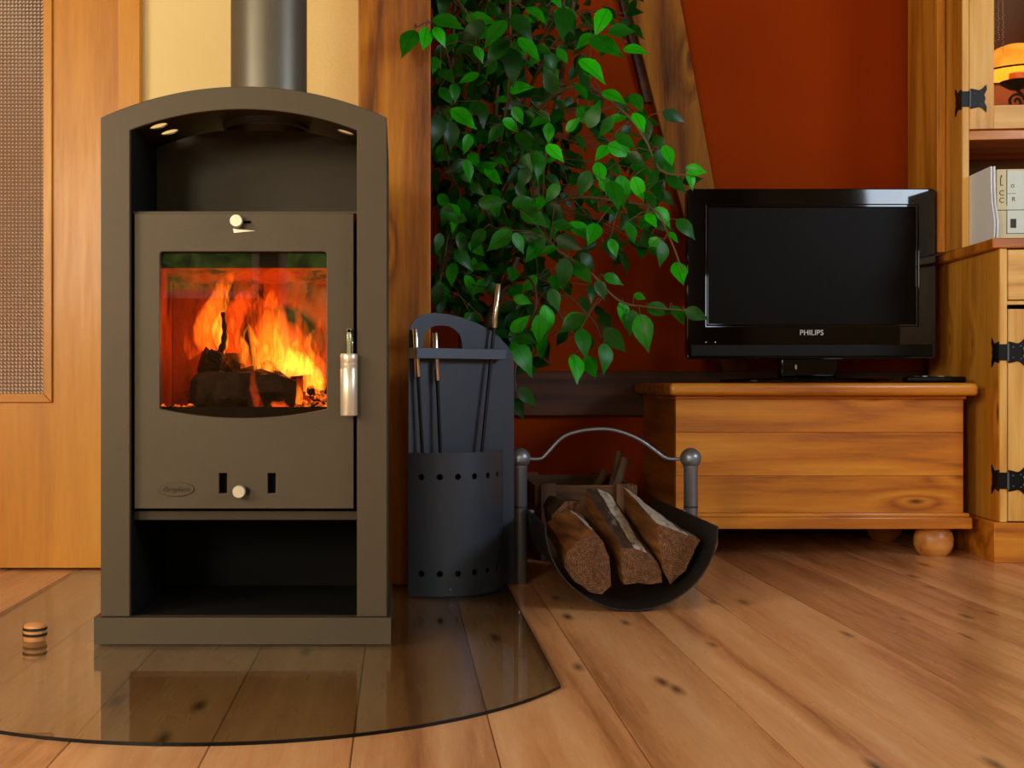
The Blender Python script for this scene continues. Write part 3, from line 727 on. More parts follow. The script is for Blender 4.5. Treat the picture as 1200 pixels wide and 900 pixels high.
a, b = ray_to_z(486.5, 385, 495, 529, -.014, -.020, .014); tool('fire_brush', 'leftmost fire tool with a chrome handle in the steel stand', a, b, 56, 'brush')
a, b = ray_to_z(510, 390, 516, 529, -.014, -.024, .014); tool('ash_shovel', 'middle fire tool with a chrome handle in the steel stand', a, b, 56, 'shovel')
a, b = ray_to_z(584, 333, 565, 526, -.014, -.024, .014); tool('fire_poker', 'tallest rightmost fire tool leaning in the steel stand with chrome handle', a, b, 54, 'poker')

# ------------------------------------------------------------------ log cradle
YP = 3.04; pxl, pxr = (609.5-CX)*YP/F, (809.5-CX)*YP/F
lb = thing('log_holder', 'grey metal log holder with curved tray, two ball posts and an arched handle', 'log holder', ((pxl+pxr)/2, YP, FZ))
zb_ = P(0, 537, YP).z
for x in (pxl, pxr):
    po_ = part('post', lathe([(0, FZ), (.016, FZ), (.0175, FZ+.002), (.0175, zb_-.024), (.0185, zb_-.022), (.0185, zb_-.018)], 28, (x, YP, 0)), M_silver, lb)
    part('ball', lathe([(.0265*math.sin(t), -.0265*math.cos(t)) for t in [PI*i/16 for i in range(17)]], 28, (x, YP, zb_)), M_silver, po_)
    part('collar_ring', lathe([(.0180, .186), (.0186, .187), (.0186, .189), (.0180, .190)], 28, (x, YP, 0)), M_dark, po_)
hp = [(155,217),(190,217),(212,210),(240,180),(300,120),(380,93),(480,85),(560,100),(640,135),(710,185),(740,207),(765,216),(812,218)]
part('handle', tube(smoothcurve([P(580+x/3.75, 480+y/3.75, YP) for x, y in hp], 4), .0046, 12), M_silver, lb)
def tray():
    cx, cz, rx, rz = .5155, .184, .1925, .184-FZ-.002; y0, y1 = 2.65, 3.34; t = .003
    bm = bmesh.new(); n = 40; rows = []
    for off in (0, t):
        for y in (y0, (y0+y1)/2, y1):
            rows.append([bm.verts.new((cx+(rx-off)*math.cos(PI+PI*i/n), y, cz+(rz-off)*math.sin(PI+PI*i/n))) for i in range(n+1)])
    for s in (0, 3):
        for r in (0, 1):
            for i in range(n): bm.faces.new((rows[s+r][i], rows[s+r][i+1], rows[s+r+1][i+1], rows[s+r+1][i]))
    for i in range(n):
        for r in (0, 2): bm.faces.new((rows[r][i], rows[r+3][i], rows[r+3][i+1], rows[r][i+1]))
    for e in (0, n):
        for r in (0, 1): bm.faces.new((rows[r][e], rows[r+1][e], rows[r+4][e], rows[r+3][e]))
    return tomesh(bm, smooth=True, angle=.8)
part('tray', tray(), M_tray, lb)
for x, s in ((pxl, 1), (pxr, -1)):
    part('bracket', join(box((min(x, x+s*.035), YP-.008, .172), (max(x, x+s*.035), YP+.008, .180), .001, 1)), M_silver, lb)

def loft(front, Yf, back, Yb, mats, seed=0, n=12, amp=.004, endpush=0.0):
    """split log between a front outline and a back outline; mats gives a material index for every side, the ends get index 3"""
    A = [P(x, y, Yf) for x, y in front]; B = [P(x, y, Yb) for x, y in back]; m = len(A); sub = 4
    bm = bmesh.new(); rings = []
    for i in range(n+1):
        t = i/n; ring = []
        for k in range(m):
            for s in range(sub):
                u = s/sub; a = A[k].lerp(A[(k+1) % m], u); b = B[k].lerp(B[(k+1) % m], u); p = a.lerp(b, t)
                d = Vector((noise.noise(p*35+Vector((seed, 0, 0))), noise.noise(p*35+Vector((0, seed+7, 0)))*1.2, noise.noise(p*35+Vector((3, 0, seed)))))*amp
                ring.append(bm.verts.new(p+d))
        rings.append(ring)
    N = m*sub
    for i in range(n):
        for k in range(N):
            f = bm.faces.new((rings[i][k], rings[i][(k+1) % N], rings[i+1][(k+1) % N], rings[i+1][k])); f.material_index = mats[k//sub]
    for r, s in ((rings[0], -1), (rings[-1], 1)):
        c = sum((v.co for v in r), Vector())/N; c.y += s*.002; cv = bm.verts.new(c)
        mid = [bm.verts.new(c.lerp(v.co, .55)+Vector((0, random.uniform(-.003, .003), 0))) for v in r]
        for k in range(N):
            q = (k+1) % N
            f = bm.faces.new((r[k], r[q], mid[q], mid[k])); f.material_index = 3
            f = bm.faces.new((mid[k], mid[q], cv)); f.material_index = 3
    me = tomesh(bm, smooth=True, angle=.5); return me
LM = [M_logside, M_bark, M_pbark, M_end]
def log(front, Yf, back, Yb, mats, label, seed):
    me = loft(front, Yf, back, Yb, mats, seed)
    c = P(sum(p[0] for p in front)/len(front), sum(p[1] for p in front)/len(front), Yf)
    return single('firewood_log', me, LM, label, 'log', (c.x, (Yf+Yb)/2, c.z), 'firewood logs in the log holder')
log([(697,624),(707,636),(714,652),(717,670),(716,688),(706,696),(690,692),(673,680),(662,664),(664,648),(680,632)], 2.70,
    [(668,598),(682,604),(690,615),(694,628),(690,644),(680,650),(664,648),(650,638),(640,624),(642,612),(654,602)], 3.02,
    [2,1,1,1,1,1,1,1,0,0,0], 'dark split log with rough end face lowest at the left of the log holder', 2)
log([(728,642),(744,643),(758,648),(769,658),(776,670),(777,682),(764,684),(745,684),(730,684),(728,662)], 2.73,
    [(686,572),(700,573),(714,578),(722,588),(728,600),(730,612),(718,616),(704,614),(690,606),(686,590)], 3.06,
    [1,2,1,1,1,0,0,0,0,0], 'split log with orange end face and pale bark in the middle of the log holder', 5)
log([(770,612),(788,620),(806,627),(821,633),(813,650),(803,668),(786,684),(779,672),(773,640)], 2.72,
    [(731,571),(742,578),(752,588),(764,596),(768,606),(760,622),(748,634),(738,626),(731,600)], 3.05,
    [2,2,1,0,0,0,0,0,0], 'split log with a strip of pale bark at the right of the log holder', 8)
log([(662,588),(682,588),(696,604),(690,628),(670,644),(650,632),(646,604)], 3.05,
    [(644,580),(660,582),(672,592),(668,610),(654,620),(640,610),(636,592)], 3.32,
    [1,2,1,0,0,1,1], 'brown split log lying behind the lowest log at the left of the log holder', 11)

# ------------------------------------------------------------------ wooden crate behind
X0, X1, Y0, Y1, ZC = .398, .676, 3.42, 3.86, .212
cr = thing('wooden_crate', 'old dark wooden slatted crate behind the log holder', 'crate', ((X0+X1)/2, (Y0+Y1)/2, FZ))
rnd = random.Random(3)
hts = [(FZ+.002, .066), (.070, .138), (.142, ZC-.003)]
for z0, z1 in hts:
    part('slat', box((X0+.002, Y0+.006, z0), (X1-.002, Y0+.016, z1+rnd.uniform(-.002, .002)), .0015, 1), M_crate, cr)
    part('slat', box((X0+.002, Y1-.016, z0), (X1-.002, Y1-.006, z1+rnd.uniform(-.002, .002)), .0015, 1), M_crate, cr)
    part('slat', box((X0-.008, Y0+.016, z0), (X0+.002, Y1-.016, z1), .0015, 1), M_crateZ, cr)
    part('slat', box((X1-.002, Y0+.016, z0), (X1+.008, Y1-.016, z1), .0015, 1), M_crateZ, cr)
part('bottom_board', box((X0, Y0+.016, FZ+.004), (X1, Y1-.016, FZ+.014), .001, 1), M_crate, cr)
for x0, x1, y0 in ((X0+.006, X0+.05, Y0-.006), (X1-.056, X1-.016, Y0-.006), (X0+.006, X0+.05, Y1-.006), (X1-.056, X1-.016, Y1-.006)):
    part('corner_post', box((x0, y0, FZ+.001), (x1, y0+.012, ZC+.003), .0015, 1), M_crateZ, cr)
def stick(pa, pb, w, label, seed):
    me = rough_log(pa, pb, w, 10, 8, .2, sx=.6, seed=seed)
    single('kindling_stick', me, [M_crateZ, M_crateZ], label, 'kindling', tuple(pb), 'kindling sticks in the crate')
stick(P(726, 530, 3.70), Vector((.60, 3.60, .02)), .014, 'dark kindling stick standing up left in the crate', 1)
stick(P(732, 537, 3.62), Vector((.600, 3.56, .03)), .018, 'wider dark kindling stick standing up right in the crate', 4)
stick(P(710, 552, 3.74), Vector((.50, 3.76, .02)), .016, 'short kindling stick lying low at the back of the crate', 6)

# ------------------------------------------------------------------ blanket chest
ch = thing('pine_chest', 'low orange pine chest with bun feet under the television', 'chest', (1.225, 3.7, FZ))
Ya, Yz = 3.50, 3.96; cx0, cx1 = .81, 1.652
part('lid', box((.781, 3.45, .466), (1.676, 3.98, .503), .0125, 4), M_pine, ch)
part('lid_molding', box((cx0-.004, Ya-.012, .456), (cx1+.004, Yz, .4665), .002, 1), M_pine, ch)
for z0, z1 in ((.359, .457), (.231, .3585), (.12, .2305)): part('front_plank', box((cx0, Ya, z0), (cx1, Ya+.022, z1), .0007, 1), M_pine, ch)
part('side_board', box((cx0, Ya+.022, .12), (cx0+.02, Yz, .457)), M_pineS, ch); part('side_board', box((cx1-.02, Ya+.022, .12), (cx1, Yz, .457)), M_pineS, ch)
part('back_board', box((cx0+.02, Yz-.02, .12), (cx1-.02, Yz, .457)), M_pineS, ch)
part('base_board', join(box((cx0-.012, Ya-.036, .079), (cx1+.010, Yz, .113), .003, 2), box((cx0-.008, Ya-.028, .113), (cx1+.006, Yz, .124), .003, 2)), M_pine, ch)
M_foot = wood('pine_foot', lin((150,86,30)), lin((204,134,62)), lin((220,154,80)), 'X', .9, 0, .35, vary=.05)
for x in (.885, 1.578):
    for y in (Ya+.03, Yz-.07):
        part('bun_foot', lathe([(0, FZ), (.036, FZ), (.048, .008), (.054, .024), (.055, .045), (.050, .064), (.042, .073), (.040, .0795)], 32, (x, y, 0)), M_foot, ch)

# ------------------------------------------------------------------ television
YT = 3.72; tv = thing('television', 'black flat-screen television with glossy frame on the pine chest', 'television', (1.28, 3.76, .503))
q = lambda px, py, Y=YT: ((px-CX)*Y/F, H-(py-CY)*Y/F)
x0, z1 = q(805, 221); x1, z0 = q(1097, 421); sx0, sz1 = q(828, 240); sx1, sz0 = q(1076, 382)
part('bezel', plate([rrect(x0, z0, x1, z1, .014, 5), [(sx0, sz0), (sx1, sz0), (sx1, sz1), (sx0, sz1)]], YT, YT+.03, .003), M_tv, tv)
part('inner_frame', plate([[(sx0-.002, sz0-.002), (sx1+.002, sz0-.002), (sx1+.002, sz1+.002), (sx0-.002, sz1+.002)], [(sx0+.006, sz0+.006), (sx1-.006, sz0+.006), (sx1-.006, sz1-.006), (sx0+.006, sz1-.006)]], YT+.004, YT+.016, .001), M_tv, tv)
part('screen', boxes([((sx0+.004, YT+.012, sz0+.004), (sx1-.004, YT+.016, sz1-.004))]), M_screen, tv)
part('rear_shell', box((x0+.012, YT+.03, z0+.012), (x1-.012, YT+.085, z1-.012), .012, 3), M_tvm, tv)
part('speaker_bar', box((x0+.012, YT-.004, z0+.008), (x1-.012, YT+.004, z0+.046), .003, 2), M_tvm, tv)
part('lettering', text_mesh('PHILIPS', .0235, .0006, q(951, 390)[0], YT-.0006, q(951, 390)[1]), M_letter, tv, 'silver brand lettering')
for px in (827, 838): part('indicator', lathe([(0, .001), (.002, .0005), (.002, 0)], 10, (q(px, 401)[0], YT-.004, q(px, 401)[1]), M=kM), M_letter, tv)
nx = q(951, 0)[0]
part('neck', box((nx-.09, YT+.02, .52), (nx+.09, YT+.06, z0+.02), .008, 3), M_tv, tv)
part('base', lathe([(0, 0), (.96, 0), (1, .25), (1, .55), (.93, .8), (.3, 1), (0, 1)], 56, (nx, YT+.04, .5032), M=Matrix.Diagonal((.275, .13, .0165, 1))), M_tv, tv)
part('logo_badge', box((nx-.045, YT+.018, .545), (nx-.039, YT+.021, .560), .0008, 1), M_chrome, tv)
rm = thing('remote_control', 'thin black remote control lying at the right end of the pine chest', 'remote control', (P(1100, 450, 3.52).x, 3.55, .503))
rb = part('body', box((-.088, -.022, .001), (.088, .022, .019), .007, 3), M_tvm, rm, local=True)
for i in range(5): part('button', box((-.06+.024*i, -.008, .0185), (-.046+.024*i, .004, .021), .001, 1), M_letter if i % 2 else M_grey, rm, local=True)

# ------------------------------------------------------------------ pine cabinet (base, counter, glazed hutch)
ca = math.radians(5.7); CO = (1.674, 3.373)
cb = thing('pine_cabinet', 'tall light pine cabinet with black iron hinges and glazed upper door at right', 'cabinet', (CO[0], CO[1], FZ), -ca)
def L(me): me.transform(Matrix.Translation((0, 0, -FZ))); return me
CW, CD = 1.05, .60
part('plinth', L(box((.008, .008, FZ), (CW, CD, .108), .002, 1)), M_pine, cb, local=True)
part('side_panel', L(box((.024, .018, .109), (.044, CD, .884), .001, 1)), M_pineZ, cb, local=True)
part('side_panel', L(box((CW-.03, .018, .109), (CW-.01, CD, .884), .001, 1)), M_pineZ, cb, local=True)
part('back_board', L(box((.044, CD-.01, .109), (CW-.03, CD, .884))), M_pineS, cb, local=True)
part('front_frame', L(join(box((.025, .012, .109), (.045, .034, .884), .001, 1), box((.045, .016, .725), (CW-.03, .034, .735)), box((.525, .014, .109), (.545, .034, .884)))), M_pineL, cb, local=True)
part('counter', L(box((0, 0, .884), (CW+.01, CD+.02, .912), .004, 2)), M_pine, cb, local=True)
def panel_door(x0, x1, z0, z1, y0, glass=False, handle=True, stile=.07):
    rail = stile
    ol = [[(x0, z0), (x1, z0), (x1, z1), (x0, z1)], [(x0+stile, z0+rail), (x1-stile, z0+rail), (x1-stile, z1-rail), (x0+stile, z1-rail)]]
    f = part('door', L(box((x0, y0, z0), (x0+stile, y0+.02, z1), .0006, 1)), M_pineL, cb, local=True)
    part('door_stile', L(box((x1-stile, y0, z0), (x1, y0+.02, z1), .0006, 1)), M_pineL, f, local=True)
    for a, b in ((z0, z0+rail), (z1-rail, z1)):
        part('door_rail', L(box((x0+stile+.0004, y0+.0008, a), (x1-stile-.0004, y0+.02, b), .0005, 1)), M_pineLX, f, local=True)
    if glass: part('door_glass', L(boxes([((x0+stile-.003, y0+.009, z0+rail-.003), (x1-stile+.003, y0+.012, z1-rail+.003))])), M_clear, f, local=True)
    else: part('door_panel', L(box((x0+stile-.003, y0+.004, z0+rail-.003), (x1-stile+.003, y0+.012, z1-rail+.003), .003, 1)), M_pineZ, f, local=True)
    part('knob', L(lathe([(0, .024), (.012, .022), (.014, .014), (.007, .006), (.007, 0)], 20, (x1-stile*.5, y0, (z0+z1)/2), M=kM)), M_iron, f, local=True)
    return f
panel_door(.047, .523, .112, .712, .010); panel_door(.547, 1.018, .112, .712, .010)
for x0_, x1_ in ((.047, .523), (.547, 1.018)):
    dw = part('drawer', L(box((x0_, .010, .738), (x1_, .034, .880), .002, 1)), M_pineLX, cb, local=True)
    part('knob', L(lathe([(0, .024), (.012, .022), (.014, .014), (.007, .006), (.007, 0)], 20, ((x0_+x1_)/2, .010, .81), M=kM)), M_iron, dw, local=True)
# hutch
HF = .235
part('hutch_side', L(box((.0, HF, .912), (.020, .375, 2.02), .001, 1)), M_pineZ, cb, local=True)
bk = Matrix.Rotation(0, 4, 'Z')
part('hutch_side', L(box((-.028, .365, .912), (-.002, CD+.045, 2.02), .002, 1)), M_pineZ, cb, local=True)
part('hutch_side', L(box((CW-.02, HF, .912), (CW, CD, 2.02), .001, 1)), M_pineZ, cb, local=True)
part('hutch_stile', L(box((.001, HF-.004, .912), (.0205, HF+.012, 2.02), .001, 1)), M_pineL, cb, local=True)
part('hutch_back', L(box((.02, CD-.02, .912), (CW-.02, CD-.01, 2.02))), plain('hutch_inside_wood', lin((112,62,24)), .6), cb, local=True)
part('shelf', L(box((.0205, HF, 1.236), (CW-.02, CD-.02, 1.264), .002, 1)), M_pine, cb, local=True)
part('hutch_top', L(box((-.03, HF-.03, 2.02), (CW+.02, CD+.02, 2.05), .004, 2)), M_pine, cb, local=True)
panel_door(.0215, .525, 1.268, 2.01, HF-.006, glass=True); panel_door(.527, CW-.02, 1.268, 2.01, HF-.006, glass=True)
def hinge(z, y, corner, sc=1.0):
    """butterfly strap hinge: one leaf wraps the corner of the side, the other lies on the door"""
    def leaf(x0, x1, hh):
        n = 8; pts = []
        for i in range(n+1):
            t = i/n; xx = x0+(x1-x0)*t; h_ = hh*(.74+.08*math.cos(t*PI*1.4)+.42*max(0, t-.55)**1.3/.45**1.3); pts.append((xx, h_))
        up = [(a, b) for a, b in pts]; tip = [(x1+(x1-x0)*.04, hh*.72), (x1-(x1-x0)*.12, hh*.30), (x1-(x1-x0)*.04, 0), (x1-(x1-x0)*.12, -hh*.30), (x1+(x1-x0)*.04, -hh*.72)]
        return up+tip+[(a, -b) for a, b in reversed(up)]
    hh = .037*sc
    r_ = [(a, z+b) for a, b in leaf(corner+.022, corner+.068, hh)]
    h = part('hinge', L(plate([r_], y-.004, y-.001, .0006)), M_iron, cb, local=True)
    l_ = plate([[(a, z+b) for a, b in leaf(0, .050, hh)]], 0, .003, .0006)
    l_.transform(Matrix.Translation((corner, y+.003, 0)) @ Matrix.Rotation(PI/2, 4, 'Z')) 
    part('hinge_leaf', L(join(l_, box((corner-.003, y-.003, z-hh*.62), (corner+.020, y+.0005, z+hh*.62), .0006, 1))), M_iron, h, local=True)
    part('hinge_pin', L(tube([(corner+.0215, y-.004, z-hh*.66), (corner+.0215, y-.004, z+hh*.66)], .0035, 10)), M_grey, h, local=True)
    for sx, sz in ((.035, .015), (.035, -.015), (.056, .018), (.056, -.018)):
        part('screw', L(lathe([(0, .0015), (.002, .001), (.0028, 0)], 10, (corner+sx, y-.004, z+sz*sc), M=kM)), M_grey, h, local=True)
hinge(H-(413-450)*3.39/F, .010, .024); hinge(H-(563-450)*3.39/F, .010, .024); hinge(H-(117-450)*3.61/F, HF-.006, .0)

# things in the open niche
def wl_(x, y, z): c, s = math.cos(-ca), math.sin(-ca); return Vector((CO[0]+x*c-y*s, CO[1]+x*s+y*c, z))
fo = thing('magazine_file', 'white board magazine file with curved front edge in the cabinet niche', 'magazine file', tuple(wl_(.022, .05, .912)), -ca)
prof = [(.0, 0), (.235, 0), (.235, .215), (.02, .215), (.018, .15), (.012, .105), (.0, .075), (-.006, .05), (-.004, .02)]
me = plate([prof], 0, .004); me.transform(Matrix(((0,1,0,0), (1,0,0,0), (0,0,1,0), (0,0,0,1)))); part('side', me, M_white_p, fo, local=True)
me = plate([prof], .009, .013); me.transform(Matrix(((0,1,0,0), (1,0,0,0), (0,0,1,0), (0,0,0,1)))); part('side', me, M_white_p, fo, local=True)
part('spine', boxes([((.0, .2352, .0), (.013, .239, .215)), ((.004, .0, 0), (.009, .235, .004))]), M_white_p, fo, local=True)
bxo = thing('book_box', 'beige cardboard box with printed line drawings beside the white magazine file', 'box', tuple(wl_(.038, .065, .912)), -ca)
part('body', box((0, 0, 0), (.115, .20, .205), .001, 1), M_beige, bxo, local=True)
M_lab = plain('pale_blue_label', lin((214,226,222)), .5)
lb_ = part('label_panel', boxes([((.027, -.0008, .02), (.11, 0, .20))]), M_lab, bxo, local=True)
part('printed_drawing', join(boxes([((.001, -.0012, .0865), (.114, -.0006, .0885)), ((.0255, -.0014, .02), (.0272, -.0006, .087)), ((.0255, -.0014, .100), (.0272, -.0006, .203)), ((.027, -.0014, .134), (.05, -.0007, .1352)),
    ((.0255, -.0014, .0195), (.11, -.0007, .021)), ((.036, -.0014, .036), (.052, -.0007, .062)), ((.008, -.0014, .158), (.010, -.0007, .182)), ((.008, -.0014, .158), (.016, -.0007, .160)), ((.010, -.0014, .182), (.013, -.0007, .188))]),
    text_mesh('C', .021, .0003, .012, -.001, .136), text_mesh('C', .021, .0003, .012, -.001, .115), text_mesh('R', .018, .0003, .045, -.001, .118), text_mesh('o', .02, .0003, .042, -.001, .158)), M_ink, lb_, local=True)

# lamp and glass beads behind the glazed door
lx, ly = P(1190, 80, 3.80).x, 3.80
la = thing('candle_lamp', 'wrought iron lamp with a glowing amber glass shade behind the cabinet glass', 'lamp', (lx, ly, 1.264))
m = NT('amber_shade'); vv = m.coords(); nn = m.noise(m.coords((1,1,.4)), 18, 3, .5)
M_shade = m.set(BaseColor=lin((236,150,30)), Roughness=.4, EmissionColor=m.ramp(nn, [(.3, (1,.20,.01)), (.7, (1,.46,.05))]), EmissionStrength=1.1)
part('lamp_shade', lathe([(.036, 1.575), (.06, 1.566), (.085, 1.548), (.104, 1.52), (.115, 1.487), (.112, 1.487), (.10, 1.518), (.082, 1.545), (.058, 1.562), (.035, 1.571)], 40, (lx, ly, 0)), M_shade, la)
part('shade_rim', lathe([(.115, 1.484), (.1175, 1.487), (.115, 1.490)], 40, (lx, ly, 0)), M_iron, la)
part('candle', lathe([(0, 1.452), (.022, 1.452), (.022, 1.480), (0, 1.482)], 20, (lx-.012, ly-.03, 0)), plain('wax', lin((190,120,70)), .5), la)
part('drip_bowl', lathe([(0, 1.425), (.02, 1.43), (.045, 1.448), (.05, 1.454), (.044, 1.453), (0, 1.446)], 28, (lx-.012, ly-.03, 0)), M_iron, la)
sp_ = [(lx-.012+.03*(1-i/26)*math.cos(i*.42), ly-.03, 1.39+.028*(1-i/30)*math.sin(i*.42)) for i in range(24)]
part('scroll', join(tube(sp_, .004, 8), tube(smoothcurve([(lx-.012, ly-.03, 1.43), (lx+.02, ly-.02, 1.40), (lx+.03, ly-.01, 1.34), (lx+.005, ly, 1.276)], 5), .005, 8)), M_iron, la)
part('foot', lathe([(0, 1.2645), (.055, 1.2645), (.05, 1.272), (.01, 1.278), (0, 1.278)], 28, (lx, ly, 0)), M_iron, la)
part('shade_stem', tube([(lx+.055, ly, 1.272), (lx+.075, ly, 1.40), (lx+.06, ly, 1.50), (lx, ly, 1.565)], .003, 8), M_iron, la)
pl_ = bpy.data.lights.new('lamp_bulb', 'POINT'); pl_.energy = .8; pl_.color = (1, .5, .15); pl_.shadow_soft_size = .02
po2 = bpy.data.objects.new('lamp_bulb', pl_); COL.objects.link(po2); po2.location = (lx, ly, 1.51)
bm = bmesh.new(); rnd = random.Random(8); gp = P(1168, 60, 3.72)
for s in range(4):
    for i in range(34):
        bmesh.ops.create_icosphere(bm, subdivisions=1, radius=.0022, matrix=Matrix.Translation((gp.x-.02+.013*s+rnd.uniform(-.002, .002), gp.y, gp.z+.018*(s % 3)+.0075*i)))
m = NT('crystal_bead'); M_bead = m.set(BaseColor=(.95,.93,.88,1), Roughness=.08, Metallic=.75)
single('bead_garland', tomesh(bm, smooth=False), M_bead, 'sparkling glass bead strands hanging behind the cabinet glass', 'garland', (gp.x, gp.y, gp.z+.3), kind='stuff')

# ------------------------------------------------------------------ ficus tree
TX, TY = .235, 3.52
fi = thing('ficus_tree', 'tall green ficus with drooping leafy branches behind the fire tool stand', 'plant', (TX, TY, FZ))
M_twig = plain('ficus_twig', lin((92,70,44)), .7); M_pot = plain('dark_planter', lin((46,30,22)), .5)
part('pot', lathe([(0, FZ), (.085, FZ), (.095, .02), (.115, .20), (.12, .21), (.112, .215), (.108, .20), (0, .19)], 32, (TX, TY, 0)), M_pot, fi)
part('soil', lathe([(0, .198), (.106, .197)], 24, (TX, TY, 0)), plain('soil', lin((34,24,18)), .95), fi)
rnd = random.Random(21)
trunks = [[(TX-.03, TY, .19), (TX-.05, TY+.02, .6), (TX-.02, TY+.03, 1.0), (TX-.08, TY, 1.4), (TX-.05, TY-.05, 1.9)],
          [(TX+.02, TY+.02, .19), (TX+.03, TY, .55), (TX+.07, TY+.02, .95), (TX+.05, TY, 1.35), (TX+.12, TY-.03, 1.85)],
          [(TX, TY-.03, .19), (TX, TY-.04, .6), (TX+.12, TY-.02, .9), (TX+.22, TY-.03, 1.3), (TX+.3, TY-.06, 1.8)]]
for t in trunks:
    c = smoothcurve(t, 6); part('trunk', tube(c, [.014-.009*i/len(c) for i in range(len(c))], 8), M_twig, fi)
BR = [[(560,250,3.5),(590,150,3.3),(598,60,3.15),(597,-30,3.1)], [(590,230,3.5),(640,120,3.3),(690,104,3.2),(735,135,3.1),(757,165,3.08),(775,200,3.05),(808,205,3.0)],
      [(600,280,3.5),(660,235,3.3),(720,235,3.15),(765,245,3.08),(782,272,3.05),(800,318,3.02)], [(590,320,3.5),(620,255,3.3),(650,290,3.1),(690,318,3.05),(725,352,3.05),(760,360,3.05),(805,364,3.02)],
      [(580,340,3.5),(618,325,3.25),(628,360,3.12),(606,420,3.1),(604,458,3.08)], [(590,330,3.5),(640,330,3.3),(690,370,3.2),(705,398,3.15)], [(590,330,3.5),(640,350,3.3),(672,395,3.2),(688,415,3.15)],
      [(545,200,3.5),(530,90,3.2),(510,30,2.95),(488,32,2.92)], [(550,260,3.5),(528,200,3.3),(515,130,3.15)], [(545,300,3.5),(528,270,3.3),(520,310,3.2),(514,335,3.15)],
      [(600,150,3.5),(650,50,3.3),(700,30,3.2),(735,50,3.15)], [(600,100,3.5),(650,20,3.3),(665,-20,3.2)], [(560,150,3.5),(560,60,3.2),(545,10,3.1)], [(580,300,3.45),(600,270,3.25),(580,268,3.2)]]
bpts = []
for b in BR:
    c = smoothcurve([P(*p) for p in b], 6); bpts += c; part('branch', tube(c, [.005-.003*i/len(c) for i in range(len(c))], 6), M_twig, fi)
for t in trunks: bpts += smoothcurve(t, 6)
def leaf_mesh(bend, fold):
    bm = bmesh.new(); W = [(0, .0), (.07, .13), (.2, .23), (.36, .275), (.55, .235), (.72, .14), (.86, .05), (1, 0)]
    rows = []
    for y, wv in W:
        z = -bend*y*y
        if wv == 0: rows.append([bm.verts.new((0, y, z))])
        else: rows.append([bm.verts.new((s*wv, y, z+fold*wv*abs(s)-.02*math.sin(y*9)*abs(s))) for s in (-1, 0, 1)])
    for a, b in zip(rows, rows[1:]):
        if len(a) == 1: bm.faces.new((a[0], b[1], b[0])); bm.faces.new((a[0], b[2], b[1]))
        elif len(b) == 1: bm.faces.new((a[0], a[1], b[0])); bm.faces.new((a[1], a[2], b[0]))
        else: bm.faces.new((a[0], a[1], b[1], b[0])); bm.faces.new((a[1], a[2], b[2], b[1]))
    me = bpy.data.meshes.new('leaf'); bm.to_mesh(me); bm.free()
    for p in me.polygons: p.use_smooth = True
    me.materials.append(M_leaf); return me
leaves = [leaf_mesh(b, f) for b, f in ((.12, .18), (.25, .3), (.05, .35), (.35, .15), (-.08, .25))]
base0 = Vector((TX, TY, FZ)); twigs = bmesh.new(); stuffbm = bmesh.new()
def leaf_matrix(p, tip, nrm_hint):
    y = tip-p; ln = y.length; y.normalize(); z = (nrm_hint-y*nrm_hint.dot(y))
    if z.length < .05: z = y.orthogonal()
    z.normalize(); x = y.cross(z)
    return Matrix.Translation(p) @ Matrix((x, y, z)).transposed().to_4x4() @ Matrix.Diagonal((ln, ln, ln, 1))
def put_leaf(p, tip, nh, as_stuff=False, twig=True):
    if p.y > 2.96:
        p.x = max(p.x, .10); tip.x = max(tip.x, .095)
    M = leaf_matrix(p, tip, nh); me = rnd.choice(leaves)
    if as_stuff:
        b = bmesh.new(); b.from_mesh(me); b.transform(Matrix.Translation(-base0) @ M); t = bpy.data.meshes.new('t'); b.to_mesh(t); b.free(); stuffbm.from_mesh(t); bpy.data.meshes.remove(t)
    else:
        o = bpy.data.objects.new('leaf', me); COL.objects.link(o); o.parent = fi; o.matrix_local = Matrix.Translation(-base0) @ M
    if twig:
        q = min(bpts, key=lambda v: (v-p).length_squared)
        if (q-p).length < .4:
            mid = (q+p)/2+Vector((0, 0, .012)); add_tube(twigs, [q, mid, p], .0012, 4, False)
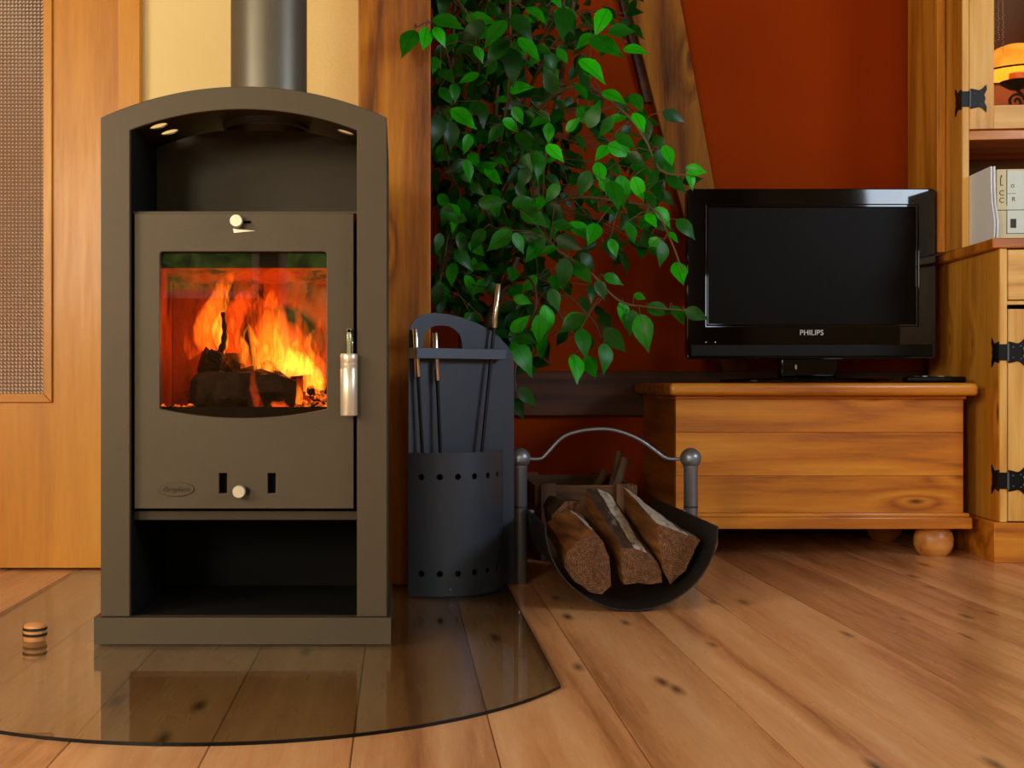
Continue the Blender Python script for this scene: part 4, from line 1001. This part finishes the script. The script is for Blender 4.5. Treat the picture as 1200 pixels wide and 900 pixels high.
EX = [(508,32,522,51),(500,32,495,58),(486,35,472,62),(568,25,541,46),(545,22,580,23),(507,22,542,32),(593,24,568,52),(596,47,570,71),(599,18,624,43),(607,44,630,71),(599,56,604,91),(556,54,565,71),(558,53,534,62),(616,9,640,18),
 (516,81,529,96),(532,97,534,117),(528,128,557,149),(514,134,511,165),(528,142,530,173),(712,38,743,36),(730,58,758,58),(690,45,730,62),(712,10,700,33),(678,70,710,90),(681,87,690,106),(672,98,689,117),(653,57,663,72),(664,10,672,36),
 (661,8,660,42),(705,108,733,114),(776,131,801,141),(743,132,755,152),(664,155,677,140),(717,137,705,158),(720,157,743,175),(712,170,742,180),(739,195,767,202),(742,207,754,232),(772,175,775,205),(778,170,787,194),(803,197,827,202),
 (781,207,803,223),(806,200,813,221),(727,205,733,238),(715,212,725,243),(768,243,787,263),(757,250,768,263),(793,257,814,275),(665,262,696,281),(648,262,672,268),(632,252,645,268),(608,280,634,277),(602,273,614,295),(636,285,617,305),
 (635,297,653,290),(600,270,573,293),(567,268,553,290),(540,272,541,293),(533,293,553,313),(516,273,511,292),(662,302,661,335),(672,308,692,330),(652,278,680,292),(514,332,511,359),(645,338,654,363),(680,367,658,385),(637,357,645,392),
 (632,368,633,400),(602,348,622,355),(598,388,620,372),(603,397,625,399),(680,385,688,413),(708,402,713,432),(672,415,677,447),(687,417,698,442),(708,385,732,410),(687,370,657,387),(742,363,738,392),(727,353,735,382),(750,368,758,407),
 (743,345,755,350),(757,360,787,365),(788,358,800,380),(802,363,828,373),(605,393,628,403),(600,400,625,433),(607,455,628,473),(603,467,612,487),(700,328,708,350),(707,323,730,330),(680,297,698,313),(777,283,775,310),(792,307,800,333),
 (782,272,793,282),(618,195,610,220),(628,176,633,205),(607,155,620,180),(690,150,700,120),(640,170,660,188),(655,215,640,235),(690,200,680,228),(700,190,705,215),(560,118,570,140),(528,240,518,262),(538,262,522,250),(640,60,652,85),
 (600,240,625,232),(560,238,590,236),(610,245,640,262),(650,110,640,80),(740,110,752,128),(755,225,770,240),(800,215,822,205),(735,260,742,285),(700,262,690,285),(715,280,722,300),(760,290,772,300),(735,180,752,190),(765,160,778,172)]
for (a, b, c, d) in EX:
    Y = 3.02+.12*rnd.random()
    if a < 512: Y = 2.93
    if a > 770 or (b > 340 and a > 740): Y = 3.02+.05*rnd.random()
    ln = math.hypot(c-a, d-b); k = 1.12 if ln > 20 else 1.25
    c, d = a+(c-a)*k, b+(d-b)*k
    p = P(a, b, Y); tip = P(c, d, Y-.02+rnd.uniform(-.02, .025)*1.0)
    put_leaf(p, tip, Vector((rnd.uniform(-.35, .45), -1, rnd.uniform(-.15, .75))))
# filler foliage: denser and deeper, within the crown
poly = [(508,-40),(742,-40),(742,30),(700,60),(690,100),(745,120),(775,165),(785,215),(775,260),(765,290),(735,300),(700,300),(690,345),(735,365),(720,395),(680,400),(650,385),(640,400),(612,440),(600,400),(560,380),(508,350)]
def inside(x, y):
    c = False; j = len(poly)-1
    for i in range(len(poly)):
        xi, yi = poly[i]; xj, yj = poly[j]
        if (yi > y) != (yj > y) and x < (xj-xi)*(y-yi)/(yj-yi)+xi: c = not c
        j = i
    return c
nobj = len(EX); n = 0; tries = 0
while n < 1150 and tries < 20000:
    tries += 1
    x, y = rnd.uniform(505, 790), rnd.uniform(-40, 440)
    if not inside(x, y): continue
    if x > 650 and rnd.random() < .66: continue
    if y > 300 and x > 600 and rnd.random() < .5: continue
    front_ = n < 300-nobj
    Y = rnd.uniform(3.12, 3.35) if front_ else rnd.uniform(3.25, 3.85)
    if x < 560 and Y < 3.15: Y = 3.2
    if x > 680: Y = min(Y, 3.5)
    p = P(x, y, Y); ln = rnd.uniform(.05, .075)
    dr_ = Vector((rnd.uniform(-1, 1), rnd.uniform(-.9, .5), rnd.uniform(-1.3, .15))).normalized()
    put_leaf(p, p+dr_*ln, Vector((rnd.uniform(-.8, .8), -1, rnd.uniform(-.4, .9))), as_stuff=not front_, twig=rnd.random() < .5)
    n += 1
me = bpy.data.meshes.new('foliage'); stuffbm.to_mesh(me); stuffbm.free()
part('foliage', me, M_leaf, fi, local=True, kind='stuff')
me = tomesh(twigs, smooth=True); part('twigs', me, M_twig, fi, kind='stuff')
